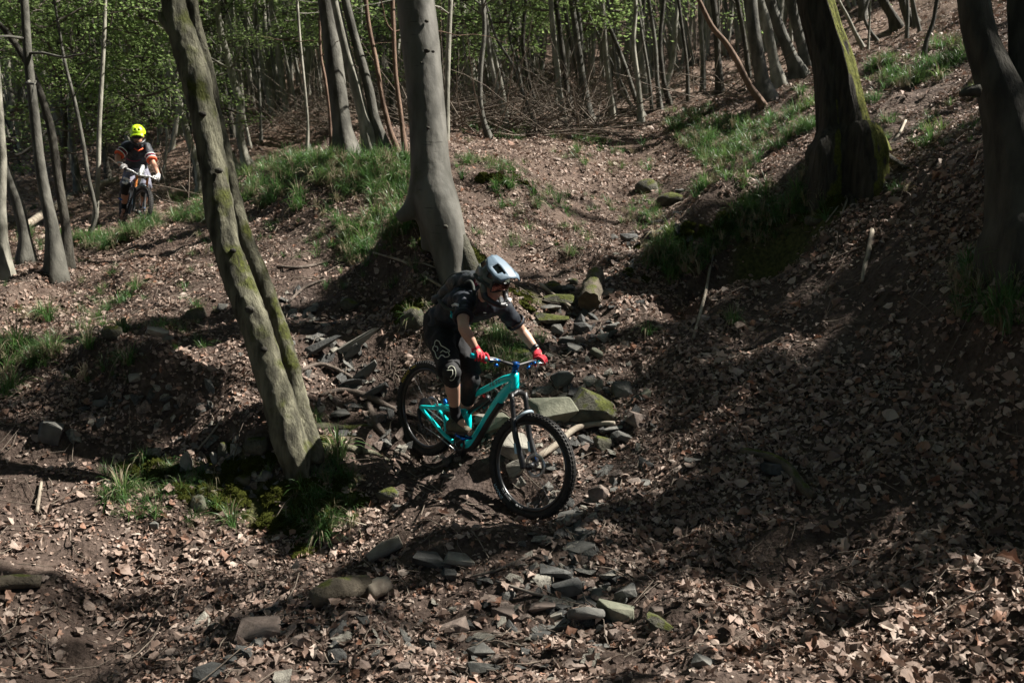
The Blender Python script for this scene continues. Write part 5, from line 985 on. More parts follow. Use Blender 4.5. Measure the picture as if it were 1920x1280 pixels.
def make_bike(Rh, Fh, lean, st, cols, label, ends=None, origin=None, text=('','')):
    x = Fh - Rh; wb = np.linalg.norm(x); x = x / wb; y = np.cross([0, 0, 1], x); y /= np.linalg.norm(y); z = np.cross(x, y); a = R(lean); y2 = y * math.cos(a) + z * math.sin(a); z = np.cross(x, y2); y = y2
    B = lambda p: Rh + p[0] * x + p[1] * y + p[2] * z
    Bs = lambda *ps: [B(p) for p in ps]
    o0 = np.array([1.163, 0, -.019]); kx = np.array([-.4226, 0, .9063]); th = R(st)
    def stv(v): v = np.array(v, float); return v * math.cos(th) + np.cross(kx, v) * math.sin(th) + kx * (kx @ v) * (1 - math.cos(th))
    S_ = lambda p: B(stv(np.array(p, float) - o0) + o0)
    def sd3(v): v = stv(v); return v[0] * x + v[1] * y + v[2] * z
    root = empty('mountain_bike', origin if origin is not None else Rh - z * .37, label, 'bicycle')
    fr = Geo()
    def tb(G_, pts, rad, n=10, ecc=None, per=4): C_ = catmull(Bs(*pts), per); rr = np.interp(np.linspace(0, len(pts) - 1, len(C_)), range(len(pts)), rad if not np.isscalar(rad) else [rad] * len(pts)); G_.add(*tube(C_, rr, n, True, 0, ecc))
    tb(fr, [(.917, 0, .46), (.878, 0, .585)], [.030, .030], 12)                                             # head tube
    tb(fr, [(.90, 0, .53), (.80, 0, .385), (.70, 0, .19), (.60, 0, -.03), (.545, 0, -.085), (.485, 0, -.10)], [.030, .036, .034, .034, .040, .040], 14)   # down tube
    tb(fr, [(.885, 0, .555), (.78, 0, .50), (.66, 0, .405), (.50, 0, .285), (.40, 0, .205), (.36, 0, .20)], [.028, .027, .023, .021, .021, .018], 12)    # top tube
    tb(fr, [(.366, 0, .315), (.358, 0, .22), (.385, 0, .17), (.45, 0, .135), (.495, 0, .06), (.50, 0, -.02), (.497, 0, -.09)], [.021, .024, .030, .034, .026, .026, .038], 12)  # seat tube
    mk('frame', fr.V(), fr.f, M[cols['frame']], root)
    ring = Geo(); ring.add(*lathe(B((.463, -.034, .133)), y, x, z, [(.020, -.004), (.034, -.004), (.034, .01), (.020, .01)], 20)); mk('pivot_ring', ring.V(), ring.f, M[cols['frame']], root)
    g = Geo(); tb(g, [(.79, 0, .345), (.70, 0, .165), (.605, 0, -.045), (.55, 0, -.115)], [.030, .030, .030, .026], 10); mk('down_tube_guard', g.V() - z * .012 + x * .006, g.f, M['black'], root)
    for s in (-1, 1):
        sw = Geo(); tb(sw, [(.0, .07 * s, .02), (.15, .068 * s, .065), (.30, .058 * s, .105), (.45, .045 * s, .14)], [.012, .015, .015, .016], 10); tb(sw, [(.0, .07 * s, .015), (.16, .07 * s, -.035), (.32, .065 * s, -.09), (.43, .05 * s, -.115)], [.013, .014, .015, .016], 10)
        tb(sw, [(.25, .06 * s, .09), (.30, .06 * s, .0), (.33, .06 * s, -.085)], [.008, .008, .008], 8); mk('swingarm', sw.V(), sw.f, M[cols['frame']], root)
    g = Geo(); tb(g, [(.49, 0, .145), (.58, 0, .24), (.66, 0, .325)], [.020, .024, .020], 12); tb(g, [(.60, .03, .22), (.67, .03, .30)], [.014, .014], 10); sh = mk('rear_shock', g.V(), g.f, M['black'], root)
    g = Geo(); g.add(*ball(B((.645, -.03, .33)), .014, 8, 6)); mk('shock_dial', g.V(), g.f, M['red_anod'], sh)
    g = Geo(); tb(g, [(.366, 0, .30), (.335, 0, .42)], [.0155, .0155], 10); mk('seat_post', g.V(), g.f, M['black'], root)
    g = Geo(); tb(g, [(.372, 0, .302), (.366, 0, .322)], [.027, .027], 12); mk('seat_clamp', g.V(), g.f, M['blue'], root)
    # saddle: broad tail tapering to a nose
    sv = []; sf = []; ns = 9; na = 10
    for i in range(ns):
        t = i / (ns - 1); w_ = np.interp(t, [0, .15, .35, .6, 1], [.045, .07, .062, .026, .017]); h = .018; cx = .20 + .27 * t; cz = .435 + .012 * math.cos(t * 6) + .02 * (1 - t) ** 2
        for j in range(na): a_ = 2 * math.pi * j / na; sv.append(B((cx, math.cos(a_) * w_, cz + math.sin(a_) * h - (abs(math.cos(a_)) ** 3) * .012)))
    sf = [[i * na + j, i * na + (j + 1) % na, (i + 1) * na + (j + 1) % na, (i + 1) * na + j] for i in range(ns - 1) for j in range(na)] + [list(range(na)), [(ns - 1) * na + j for j in range(na)][::-1]]
    mk('saddle', sv, sf, M['black'], root)
    # fork
    fk = Geo(); 
    def ts(G_, pts, rad, n=10, per=4): C_ = catmull([S_(p) for p in pts], per); rr = np.interp(np.linspace(0, len(pts) - 1, len(C_)), range(len(pts)), rad if not np.isscalar(rad) else [rad] * len(pts)); G_.add(*tube(C_, rr, n))
    u_ = np.array([-.4226, 0, .9063]); hub = np.array([wb, 0, 0]); crown = hub + u_ * .51 + np.array([-.04, 0, -.019]); 
    ts(fk, [crown + (0, -.085, -.01), crown + (0, -.04, .01), crown + (0, 0, .02), crown + (0, .04, .01), crown + (0, .085, -.01)], [.019, .022, .026, .022, .019], 10); F0 = mk('fork', fk.V(), fk.f, M['black'], root)
    for s in (-1, 1):
        g = Geo(); ts(g, [crown + (0, .078 * s, .015), crown + (0, .078 * s, 0) - u_ * .22], [.0178, .0178], 12); mk('stanchion', g.V(), g.f, M[cols['stanchion']], F0)
        g = Geo(); lo_ = hub + (-.012, .078 * s, -.012); ts(g, [crown + (0, .078 * s, 0) - u_ * .16, crown + (0, .078 * s, 0) - u_ * .30, lo_ + u_ * .06, lo_], [.0225, .021, .021, .020], 12); mk('lower_leg', g.V(), g.f, M[cols['fork']], F0)
        g = Geo(); q0 = crown + (-.0, .078 * s, 0) - u_ * .25; ts(g, [q0 - u_ * .085, q0 - u_ * .16], [.0222, .0218], 12); mk('decal', g.V(), g.f, M[cols['decal']], F0)
    g = Geo(); ar = crown - u_ * .17; ts(g, [ar + (.01, -.078, 0), ar + (.05, -.05, .06), ar + (.06, 0, .075), ar + (.05, .05, .06), ar + (.01, .078, 0)], [.011, .012, .013, .012, .011], 8); mk('fork_arch', g.V(), g.f, M[cols['arch']], F0)
    # wheels
    def wheel(name, c, ax, fx, fz, front):
        rim = Geo(); rim.add(*lathe(c, ax, fx, fz, [(.298, -.012), (.318, -.016), (.318, .016), (.298, .012), (.292, 0)], 64)); wr = mk(name, rim.V(), rim.f, M['rim'], root)
        ty = Geo(); ty.add(*lathe(c, ax, fx, fz, [(.345 + .027 * math.cos(q) * (1 if math.cos(q) > 0 else 1.1), .030 * math.sin(q)) for q in np.linspace(0, 2 * math.pi, 13)[:-1]], 72))
        for i in range(76):
            for s, off in ((-1, 0), (1, 0), (-.36, .5), (.36, .5)):
                t = 2 * math.pi * (i + off) / 76; rd = fx * math.cos(t) + fz * math.sin(t); tg = -fx * math.sin(t) + fz * math.cos(t); rr_ = .371 if abs(s) < .9 else .362
                ty.add(*box(c + rd * rr_ + ax * .024 * s, (.010, .017, .010), [rd, tg, ax]))
        mk('tyre', ty.V(), ty.f, M['black_rubber'], wr, False)
        hb = Geo(); hb.add(*tube([c - ax * .06, c - ax * .035, c - ax * .034, c + ax * .034, c + ax * .035, c + ax * .06], [.014, .014, .026, .026, .014, .014], 14)); mk('hub', hb.V(), hb.f, M['black' if front else 'steel'], wr)
        sp = Geo()
        for i in range(28):
            t = 2 * math.pi * i / 28; s = 1 if i % 2 else -1; t2 = t + .5 * (1 if (i // 2) % 2 else -1); sp.add(*tube([c + (fx * math.cos(t2) + fz * math.sin(t2)) * .026 + ax * .03 * s, c + (fx * math.cos(t) + fz * math.sin(t)) * .295], .0011, 3, False))
        so_ = mk('spokes', sp.V(), sp.f, M['black'], wr); so_['kind'] = 'stuff'
        ro = Geo(); ro.add(*lathe(c + ax * .045, ax, fx, fz, [(.062, 0), (.09, 0), (.09, .002), (.062, .002)], 36)); mk('brake_rotor', ro.V(), ro.f, M['steel'], wr)
        if not front:
            cs = Geo()
            for k in range(7): cs.add(*lathe(c - ax * (.022 + .006 * k), ax, fx, fz, [(.02, 0), (.085 - .009 * k, 0), (.085 - .009 * k, .002), (.02, .002)], 30))
            mk('cassette', cs.V(), cs.f, M['dark_metal'], wr)
        def bent(s, size, r0, ang, mt, side=-1):
            V, Fc = text_mesh(s, size); out = []
            for px_, py_, pz_ in V:
                t = ang + px_ / r0 * (1 if side < 0 else -1); rd = fx * math.cos(t) + fz * math.sin(t); rr_ = r0 + py_
                out.append(c + rd * rr_ + ax * side * ((.0308 if r0 > .33 else .0168) - (abs(rr_ - .345) * .25 if r0 > .33 else 0) + pz_ + .0005))
            mk('lettering', out, Fc, M[mt], wr, False)
        return wr, bent
    w1, b1 = wheel('rear_wheel', Rh, y, x, z, False)
    fy = sd3((0, 1, 0)); fx_ = sd3((1, 0, 0)); fz_ = sd3((0, 0, 1)); w2, b2 = wheel('front_wheel', S_(hub), fy, fx_, fz_, True)
    if text[0]:
        b1('MAXXIS', .040, .345, R(150), 'yellow_print'); b1('MINION', .020, .347, R(128), 'yellow_print'); b2('DT SWISS', .026, .308, R(-118), 'white_print'); b2('EX 511', .022, .308, R(-92), 'white_print'); b2('MAXXIS', .034, .345, R(-128), 'pale_blue')
        V, Fc = text_mesh('Y E T I', .042); d0 = np.array(B((.84, 0, .53))) - np.array(B((.62, 0, .375))); d0 /= np.linalg.norm(d0); n0 = np.cross(y, d0); mk('lettering', [B((.72, -.0265, .452)) + d0 * a_ + n0 * -b_ * -1 * (-1 if (n0 @ z) < 0 else 1) - y * c_ for a_, b_, c_ in V], Fc, M['black'], root, False)
    # cranks
    bb = np.array([.487, 0, -.10]); cd = np.array([.125, 0, .11]); cd = cd / np.linalg.norm(cd) * .168; g = Geo(); g.add(*lathe(B(bb + (0, -.052, 0)), y, x, z, [(.045, 0), (.065, 0), (.068, .004), (.045, .004)], 32)); ck = mk('crankset', g.V(), g.f, M['black'], root)
    for s in (-1, 1):
        e = bb + cd * (-s) + (0, .075 * s, 0); g = Geo(); tb(g, [bb + (0, .06 * s, 0), e], [.016, .011], 8); mk('crank_arm', g.V(), g.f, M['black'], ck)
        g = Geo(); pc = e + (0, .06 * s, 0); g.add(*box(B(pc), (.095, .095, .014), [x, y, z]))
        for dx in (-.04, 0, .04):
            for dy in (-.04, .04): g.add(*box(B(pc + (dx, dy, .01)), (.004, .004, .012), [x, y, z]))
        mk('pedal', g.V(), g.f, M['blue' if s < 0 else 'black'], ck)
    g = Geo(); ch = []; 
    for t in np.linspace(0, 1, 12): ch.append(B((.487 + .02 - .50 * t, -.052, -.10 + .066 - t * (-.045 - .02) )))
    g.add(*tube(ch, .004, 4)); ch = [B((.487 - .02, -.052, -.166)), B((.2, -.055, -.13)), B((.05, -.06, -.12))]; g.add(*tube(ch, .004, 4)); mk('chain', g.V(), g.f, M['steel'], root)
    g = Geo(); tb(g, [(-.01, -.075, .0), (.02, -.085, -.05), (.045, -.08, -.10), (.06, -.075, -.13)], [.014, .017, .010, .012], 8); g.add(*lathe(B((.055, -.07, -.12)), y, x, z, [(.004, 0), (.02, 0), (.02, .006), (.004, .006)], 14)); mk('derailleur', g.V(), g.f, M['black'], root)
    g = Geo(); tb(g, [(.13, .07, .08), (.10, .075, .10)], [.018, .016], 8); mk('rear_brake_caliper', g.V(), g.f, M['blue'], root)
    g = Geo(); c_ = hub + (-.05, .075, .07); ts(g, [c_, c_ + (.03, 0, -.05)], [.018, .016], 8); mk('front_brake_caliper', g.V(), g.f, M['blue'], root)
    # handlebar
    if ends: eR, cl, eL = ends
    else: cl = S_((.905, 0, .665)); eR = S_((.85, -.39, .72)); eL = S_((.85, .39, .72))
    eR, cl, eL = map(np.array, (eR, cl, eL)); up_ = sd3((-.4226, 0, .9063)); fwd = sd3((.9063, 0, .4226)); m1 = cl * .52 + eR * .48 + up_ * .0 + fwd * .012; m2 = cl * .52 + eL * .48 + fwd * .012; c1 = cl * .9 + eR * .1; c2 = cl * .9 + eL * .1
    pts = [eR, eR * .65 + cl * .35 + fwd * .006 + up_ * .004, m1 + up_ * .006, c1 - up_ * .004, c2 - up_ * .004, m2 + up_ * .006, eL * .65 + cl * .35 + fwd * .006 + up_ * .004, eL]
    C_ = catmull(pts, 4); g = Geo(); g.add(*tube(C_, .0115, 10)); hbr = mk('handlebar', g.V(), g.f, M[cols['bar']], root)
    for e_, s in ((eR, 1), (eL, -1)):
        dv = (cl - e_); dv /= np.linalg.norm(dv); g = Geo(); g.add(*tube([e_ - dv * .004, e_ + dv * .05, e_ + dv * .13], .0165, 12)); gp_ = mk('grip', g.V(), g.f, M[cols['grip']], hbr)
        q = e_ + dv * .165; g = Geo(); g.add(*tube([q - dv * .012, q + dv * .012], .019, 10)); g.add(*tube([q, q + fwd * .035 - up_ * .008, q + fwd * .05 + dv * .03 - up_ * .01], [.012, .012, .008], 8)); g.add(*tube([q - up_ * .03 + dv * .03, q - up_ * .035 + dv * .055], [.014, .010], 8)); mk('brake_clamp', g.V(), g.f, M[cols['lever']], hbr)
        g = Geo(); g.add(*tube([q + fwd * .045 + dv * .01 - up_ * .01, q + fwd * .06 - dv * .04 - up_ * .018, q + fwd * .055 - dv * .11 - up_ * .022], [.006, .005, .005], 6)); mk('brake_lever', g.V(), g.f, M['steel'], hbr)
    g = Geo(); hd = B((.878, 0, .595)); g.add(*tube([B((.882, 0, .58)), hd + up_ * .012], [.024, .022], 12)); g.add(*tube([hd + up_ * .0, cl], [.022, .024], 10)); g.add(*tube([cl * .93 + eR * .07, cl * .93 + eL * .07], .021, 12)); mk('stem', g.V(), g.f, M[cols['stem']], root)
    for s, (a_, b_) in enumerate(((eR, .07), (eL, -.07), (eL, -.05))):
        q = cl * .6 + a_ * .4 + fwd * .04; g = Geo(); pts = [q, q + fwd * .09 - up_ * .03 + (cl - a_) * .15, hd + fwd * .12 - up_ * .06 * (1 + s * .5), B((.905, .03, .50))]; g.add(*tube(catmull(pts, 5), .0022, 5)); mk('cable', g.V(), g.f, M['black'], root)
    return root, B, S_, dict(x=x, y=y, z=z, eR=eR, eL=eL, cl=cl, fwd=fwd, up=up_, B=B, ck=bb, cd=cd)

# ---------------------------------------------------------------- people
def limb(a, b, ra, rm, rb, n=14, t=.35, ends=True):
    a, b = np.array(a), np.array(b); ts_ = np.linspace(0, 1, 7); pr_ = np.interp(ts_, [0, t, 1], [ra, rm, rb]); out = [tube([a + (b - a) * q for q in ts_], pr_, n)]
    if ends: out += [ball(a, ra * .99, 12, 8), ball(b, rb * .99, 12, 8)]
    return out
M['skin'] = mat('skin', (.42, .25, .18), .5, (.46, .28, .20), 8, spec=.35); M['skin2'] = mat('skin_ruddy', (.42, .22, .15), .5, spec=.35)
M['jersey'] = mat('black_jersey', (.010, .013, .018), .6, (.02, .024, .032), 14, .003); M['shorts'] = mat('black_shorts', (.011, .011, .012), .85, (.017, .017, .018), 15, .003, bscale=60)
M['glove'] = mat('red_glove', (.42, .02, .035), .75, (.5, .035, .05), 20, .002, bscale=120); M['glove2'] = mat('grey_glove', (.38, .37, .36), .75, (.48, .47, .46), 14)
M['pad'] = mat('black_knee_pad', (.012, .012, .013), .8, (.02, .02, .02), 30, .002); M['sock'] = mat('black_sock', (.012, .012, .014), .9); M['shoe'] = mat('olive_shoe', (.06, .055, .035), .8, (.10, .09, .06), 16, .004); M['shoe2'] = mat('dark_shoe', (.02, .014, .012), .8)
M['helm'] = plain('blue_grey_helmet', (.11, .155, .20), .5); M['helm_olive'] = plain('olive_grey_helmet', (.075, .085, .07), .35); M['neon'] = plain('neon_yellow_helmet', (.55, .85, .02), .35)
M['lens'] = plain('goggle_lens', (.20, .09, .08), .05, .85); M['pack'] = mat('black_backpack_fabric', (.022, .025, .028), .4, (.045, .05, .055), 20, .006, bscale=50)
M['orange_cloth'] = mat('orange_cuff', (.62, .10, .04), .8); M['grey_short'] = mat('grey_violet_shorts', (.12, .12, .15), .85, (.20, .20, .25), 9); M['strap'] = mat('dark_strap', (.04, .045, .04), .8); M['magenta'] = mat('magenta_tab', (.25, .02, .06), .7)
M['line'] = mat('cream_print', (.55, .56, .46), .7); M['hair'] = mat('dark_hair', (.02, .015, .01), .7); M['turq'] = mat('turquoise_cap', (.0, .35, .40), .4)
def hand(root, wr, grip_c, axis, palm_up, mt, side, name='glove', s=1.0):
    """a gloved fist round a bar: palm, four bent fingers over the bar, thumb from the side underneath"""
    axis = axis / np.linalg.norm(axis)                         # along the bar, towards the stem
    up_ = palm_up - axis * (palm_up @ axis); up_ /= np.linalg.norm(up_); fwd = np.cross(axis, up_); w = grip_c - wr; fwd = fwd if fwd @ (w - axis * (w @ axis)) > 0 or True else -fwd
    back = wr - grip_c; back -= axis * (back @ axis); back -= up_ * (back @ up_); bn = back / (np.linalg.norm(back) + 1e-9); f_ = -bn
    G_ = []; 
    kn = grip_c + up_ * .026 * s + f_ * .012
    G_.append(tube([wr, wr * .5 + (grip_c + up_ * .02 - f_ * .03) * .5, grip_c + up_ * .020 - f_ * .018], [.030 * s, .035 * s, .038 * s], 12)); G_ += [ball(wr, .030 * s, 10, 8)]
    for i, (o, L_) in enumerate(((.038, .96), (.013, 1.05), (-.012, 1.0), (-.036, .84))):
        k = grip_c + axis * o * s; fr_ = .0095 * s
        base = k + up_ * .022 - f_ * .022
        if i == 0: pts = [base, k + up_ * .030 + f_ * .018, k + f_ * .050 + up_ * .012, k + f_ * .066 - up_ * .012]     # forefinger out on the brake lever
        else: pts = [base, k + up_ * .032 + f_ * .006, k + f_ * .032 * L_ + up_ * .016, k + f_ * .036 * L_ - up_ * .012, k + f_ * .014 - up_ * .028]
        G_.append(tube(catmull(pts, 3), np.interp(np.linspace(0, 1, 3 * len(pts) - 2), [0, 1], [fr_ * 1.15, fr_ * .9]), 8)); G_.append(ball(pts[-1], fr_ * .9, 8, 6)); G_.append(ball(pts[1], fr_ * 1.15, 8, 6))
    th_ = [grip_c + axis * .030 - f_ * .030 + up_ * .012, grip_c + axis * .052 - f_ * .030 - up_ * .010, grip_c + axis * .058 - f_ * .004 - up_ * .028]; G_.append(tube(catmull(th_, 3), np.linspace(.014, .0105, 7) * s, 8)); G_.append(ball(th_[-1], .0105 * s, 8, 6))
    return solid(name, G_, .004, mt, root, 3)
def make_rider(J, outfit, label, bk, face):
    """J: joints in the place itself; a continuous body first, then what it wears"""
    pel, neck, head = J['pel'], J['neck'], J['head']; root = empty('person', J['pel'], label, 'person'); v = lambda q: np.array(q, float)
    fh, uh = v(face[0]), v(face[1]); fh /= np.linalg.norm(fh); uh -= fh * (uh @ fh); uh /= np.linalg.norm(uh); sh = np.cross(uh, fh); Hd = lambda a, b, c: head + fh * a + sh * b + uh * c      # a forward, b left, c up
    sc = (J['shR'] + J['shL']) / 2; sx_ = (J['shL'] - J['shR']); sx_ /= np.linalg.norm(sx_); hx = (J['hL'] - J['hR']); hx /= np.linalg.norm(hx); td = sc - pel; td /= np.linalg.norm(td); tf = np.cross(sx_, td) ; tf /= np.linalg.norm(tf)
    mid = pel * .5 + sc * .5 - tf * J.get('arch', .03)
    def torso(g):
        o = []
        prev = None
        for c, w, d, ax_ in ((pel - td * .02, .165, .125, hx), (pel * .75 + sc * .25 - tf * J.get('arch', .03) * .7, .15, .105, hx), (mid, .155, .11, sx_), (pel * .25 + sc * .75 - tf * J.get('arch', .03) * .7, .175, .12, sx_), (sc - td * .035, .17, .105, sx_)):
            a2 = np.cross(ax_, td); a2 /= np.linalg.norm(a2); a1 = ax_; cur = (c, w + g, d + g, a1, a2); o.append(ball(c, (w + g, d + g, .115 + g), 16, 10, [a1, a2, td]))
            if prev is not None:
                for f in (.33, .66): c_ = prev[0] * (1 - f) + c * f; o.append(ball(c_, (prev[1] * (1 - f) + (w + g) * f, prev[2] * (1 - f) + (d + g) * f, .10 + g), 16, 10, [a1, a2, td]))
            prev = cur
        return o
    B_ = torso(-.015)
    B_ += limb(sc, neck, .075, .065, .058) + limb(neck, Hd(-.01, 0, -.07), .058, .055, .055)
    B_ += [ball(Hd(0, 0, .02), (.098, .076, .105), 16, 12, [fh, sh, uh]), ball(Hd(.035, 0, -.055), (.058, .055, .062), 12, 10, [fh, sh, uh]), ball(Hd(.098, 0, -.018), (.016, .012, .022), 8, 8, [fh, sh, uh]), ball(Hd(.086, 0, -.066), (.012, .022, .006), 8, 6, [fh, sh, uh]), ball(Hd(.088, 0, -.055), (.010, .020, .005), 8, 6, [fh, sh, uh]), ball(Hd(.072, 0, -.10), (.018, .02, .016), 8, 6, [fh, sh, uh])]
    for s in (-1, 1): B_.append(ball(Hd(-.005, .078 * s, -.01), (.018, .008, .03), 8, 8, [fh, sh, uh]))
    for s in 'RL':
        B_ += limb(J['sh' + s], J['el' + s], .052, .050, .037, t=.4) + limb(J['el' + s], J['wr' + s], .040, .043, .026, t=.28)
        B_ += limb(J['h' + s], J['k' + s], .085, .082, .053, t=.3) + limb(J['k' + s], J['a' + s], .052, .056, .034, t=.33) + [ball(J['a' + s], .036)]
        cf = J['k' + s] * .66 + J['a' + s] * .34 - v(J.get('calf', (0, 0, 0))) * .018; B_ += [ball(cf, (.05, .05, .095), 12, 10, None)] if J.get('calfball', 1) else []
        B_ += limb(J['a' + s], J['toe' + s], .032, .030, .022)
        gc = J['grip' + s]; B_ += limb(J['wr' + s], gc, .026, .030, .028)
    body = solid('body', B_, .0085, M[outfit['skin']], root, 5)
    for s in (-1, 1):                                          # eyes and brows
        e = Geo(); e.add(*ball(Hd(.083, .032 * s, .005), .0125, 10, 8)); mk('eye', e.V(), e.f, M['white_print'], root); e = Geo(); e.add(*ball(Hd(.0945, .032 * s, .004), .005, 8, 6)); mk('iris', e.V(), e.f, M['hair'], root)
    # jersey with sleeves, hem and collar
    JT = torso(.012) + limb(sc, neck, .085, .075, .062)
    for s in 'RL': hem = J['sh' + s] * (1 - outfit['sleeve']) + J['el' + s] * outfit['sleeve']; JT += limb(J['sh' + s], hem, .070, .070, .066) + limb(sc * .4 + J['sh' + s] * .6, J['sh' + s], .075, .075, .070)
    jr = solid('jersey', JT, .009, M[outfit['jersey']], root, 7, folds(.016, 11, 3, .45))
    for s in 'RL':
        d = J['el' + s] - J['sh' + s]; hem = J['sh' + s] + d * outfit['sleeve']; dn = d / np.linalg.norm(d); a1, a2 = frame_of(dn); g = Geo()
        g.add(*lathe(hem + dn * .052, dn, a1, a2, [(.046, .012), (.072, .006), (.076, -.012), (.072, -.022), (.060, 0)], 24)); mk('sleeve_cuff', g.V(), g.f, M[outfit['cuff']], root)
        if outfit['stripe']:
            for k, (mt, of) in enumerate(outfit['stripe']): g = Geo(); g.add(*lathe(hem + dn * of, dn, a1, a2, [(.0745, -.007), (.0765, 0), (.0745, .007), (.065, 0)], 24)); mk('sleeve_stripe', g.V(), g.f, M[mt], root)
    # shorts
    ST_ = [ball(pel - td * .03, (.178, .150, .15), 16, 10, [hx, np.cross(hx, td), td]), ball(pel + td * .05, (.165, .13, .10), 16, 10, [hx, np.cross(hx, td), td])]
    for s in 'RL':
        d = J['k' + s] - J['h' + s]; ST_ += limb(J['h' + s], J['h' + s] + d * outfit['short'], .110, .108, .088, t=.4)
        d_ = d / np.linalg.norm(d); e = J['h' + s] + d * (outfit['short'] + .05); ST_ += [tube([e - d_ * .08, e, e + d_ * .035], [.088, .086, .085], 14)]
    sh_ = solid('shorts', ST_, .009, M[outfit['shorts']], root, 6, folds(.02, 9, 8, .4))
    for s in 'RL':
        K, A, Hh = J['k' + s], J['a' + s], J['h' + s]; dd = (A - K) / np.linalg.norm(A - K); du = (K - Hh) / np.linalg.norm(K - Hh)
        kp = solid('knee_pad', limb(K - du * .07, K, .064, .066, .064) + limb(K, K + dd * (.085 if s == 'R' else J.get('padlong', .085)), .066, .066, .061) + [ball(K + J['kf'] * .018, .062, 12, 10)], .008, M['pad'], root, 4, folds(.003, 25, 5)); J['pad' + s] = kp  # left pad drawn longer, its extra black standing in for shadow
        solid('sock', limb(A - dd * outfit['sock'], A, .044, .041, .041) + limb(A, A * .7 + J['toe' + s] * .3, .041, .041, .035), .007, M['sock'], root, 3)
        T = J['toe' + s]; fd = T - J['heel' + s]; fl = np.linalg.norm(fd); fd /= fl; fu = np.cross(fd, np.cross(v((0, 0, 1)), fd)); fu = -fu if fu[2] < 0 else fu; fu /= np.linalg.norm(fu); fs = np.cross(fu, fd); Hl = J['heel' + s]
        q = lambda a, b, c: Hl + fd * a + fs * b + fu * c
        sp_ = [ball(q(.035, 0, .035), (.042, .036, .042), 12, 8, [fd, fs, fu]), ball(q(.05, 0, .065), (.042, .038, .035), 12, 8, [fd, fs, fu]), tube([q(.03, 0, .035), q(.11, 0, .042), q(.18, 0, .030), q(.235, 0, .022)], [.036, .042, .042, .030], 14, True), ball(q(.235, 0, .022), (.035, .038, .022), 12, 8, [fd, fs, fu])]
        so_ = solid('shoe', sp_, .006, M[outfit['shoe']], root, 4, folds(.003, 40, 2))
        g = Geo(); out = [(0, -.025), (.02, -.034), (.10, -.034), (.17, -.048), (.24, -.040), (.27, 0), (.24, .040), (.17, .046), (.10, .036), (.02, .036), (0, .025)]; n_ = len(out)
        g.add([q(a, b, -.012) for a, b in out] + [q(a, b, .008) for a, b in out], [list(range(n_))[::-1], [n_ + i for i in range(n_)]] + [[i, (i + 1) % n_, n_ + (i + 1) % n_, n_ + i] for i in range(n_)]); mk('sole', g.V(), g.f, M['black'], so_, False)
        g = Geo()
        for k in range(4): c = q(.10 + .022 * k, 0, .083 - .006 * k); g.add(*tube([c - fs * .028 - fu * .012, c + fu * .004, c + fs * .028 - fu * .012], .003, 5))
        mk('laces', g.V(), g.f, M['strap'], so_)
        gx_ = bk['cl'] - J['grip' + s]; hand(root, J['wr' + s], J['grip' + s], gx_, bk['up'] + np.array([0, 0, .6]), M[outfit['glove']], s)
    return root, Hd, (fh, sh, uh), jr, sh_, dict(td=td, tf=tf, sx=sx_, sc=sc)
def shell(name, Hd, rad, c0, cut, mt, root, axes, vents=(), thick=.012, nu=36, nv=18, rot=0):
    """helmet shell: an open dome with real openings"""
    V = []; Fc = []
    for i in range(nv + 1):
        p = cut * i / nv
        for j in range(nu): q = 2 * math.pi * j / nu; V.append(Hd(c0[0] + math.sin(p) * math.cos(q) * rad[0] * (1.06 if math.cos(q) < 0 else 1), c0[1] + math.sin(p) * math.sin(q) * rad[1], c0[2] + math.cos(p) * rad[2]))
    for i in range(nv):
        for j in range(nu):
            qd = (j + .5) / nu * 360; pd = math.degrees(cut * (i + .5) / nv); qd = qd - 360 if qd > 180 else qd
            if any(a0 < qd < a1 and b0 < pd < b1 for a0, a1, b0, b1 in vents): continue
            Fc.append([i * nu + j, (i + 1) * nu + j, (i + 1) * nu + (j + 1) % nu, i * nu + (j + 1) % nu])
    o = mk(name, V, Fc, mt, root); md = o.modifiers.new('thickness', 'SOLIDIFY'); md.thickness = thick; md.offset = -1; return o

# --- near rider
Rh = P(801, 765, 7.83); Fh = P(995, 874, 7.0)
bike, B, S_, bk = make_bike(Rh, Fh, -5, 8, dict(frame='teal', stanchion='black', fork='black', decal='pale_blue', arch='grey_plastic', bar='black', grip='turq', lever='blue', stem='blue'),
    'turquoise full-suspension mountain bike dropping into the gully under the near cyclist', ends=(P(884, 666, 6.80), P(967, 684, 7.02), P(1021, 675, 7.30)), text=('y', 'y'))
J = dict(pel=P(833, 604, 7.46), neck=P(906, 553, 7.02), head=P(924, 528, 6.90), shR=P(867, 563, 7.03), shL=P(943, 574, 7.24), elR=P(869, 614, 6.78), elL=P(979, 621, 7.42), wrR=P(891, 652, 6.83), wrL=P(1008, 660, 7.36),
    hR=P(824, 624, 7.38), hL=P(852, 616, 7.54), kR=P(846, 697, 7.08), kL=P(883, 712, 7.34), aR=P(854, 776, 7.36), aL=P(868, 802, 7.64), heelR=P(840, 808, 7.46), toeR=P(880, 812, 7.27), heelL=P(852, 828, 7.76), toeL=P(884, 840, 7.62), arch=.05, padlong=.19)
dv = bk['cl'] - bk['eR']; dv /= np.linalg.norm(dv); J['gripR'] = bk['eR'] + dv * .065
dv = bk['cl'] - bk['eL']; dv /= np.linalg.norm(dv); J['gripL'] = bk['eL'] + dv * .055
J['kf'] = bk['x']; J['calf'] = bk['x']
face = ((.60, -.68, -.30), (.28, -.25, .92))
out1 = dict(skin='skin', jersey='jersey', cuff='jersey', stripe=[], sleeve=.48, shorts='shorts', short=.80, sock=.10, shoe='shoe', glove='glove')
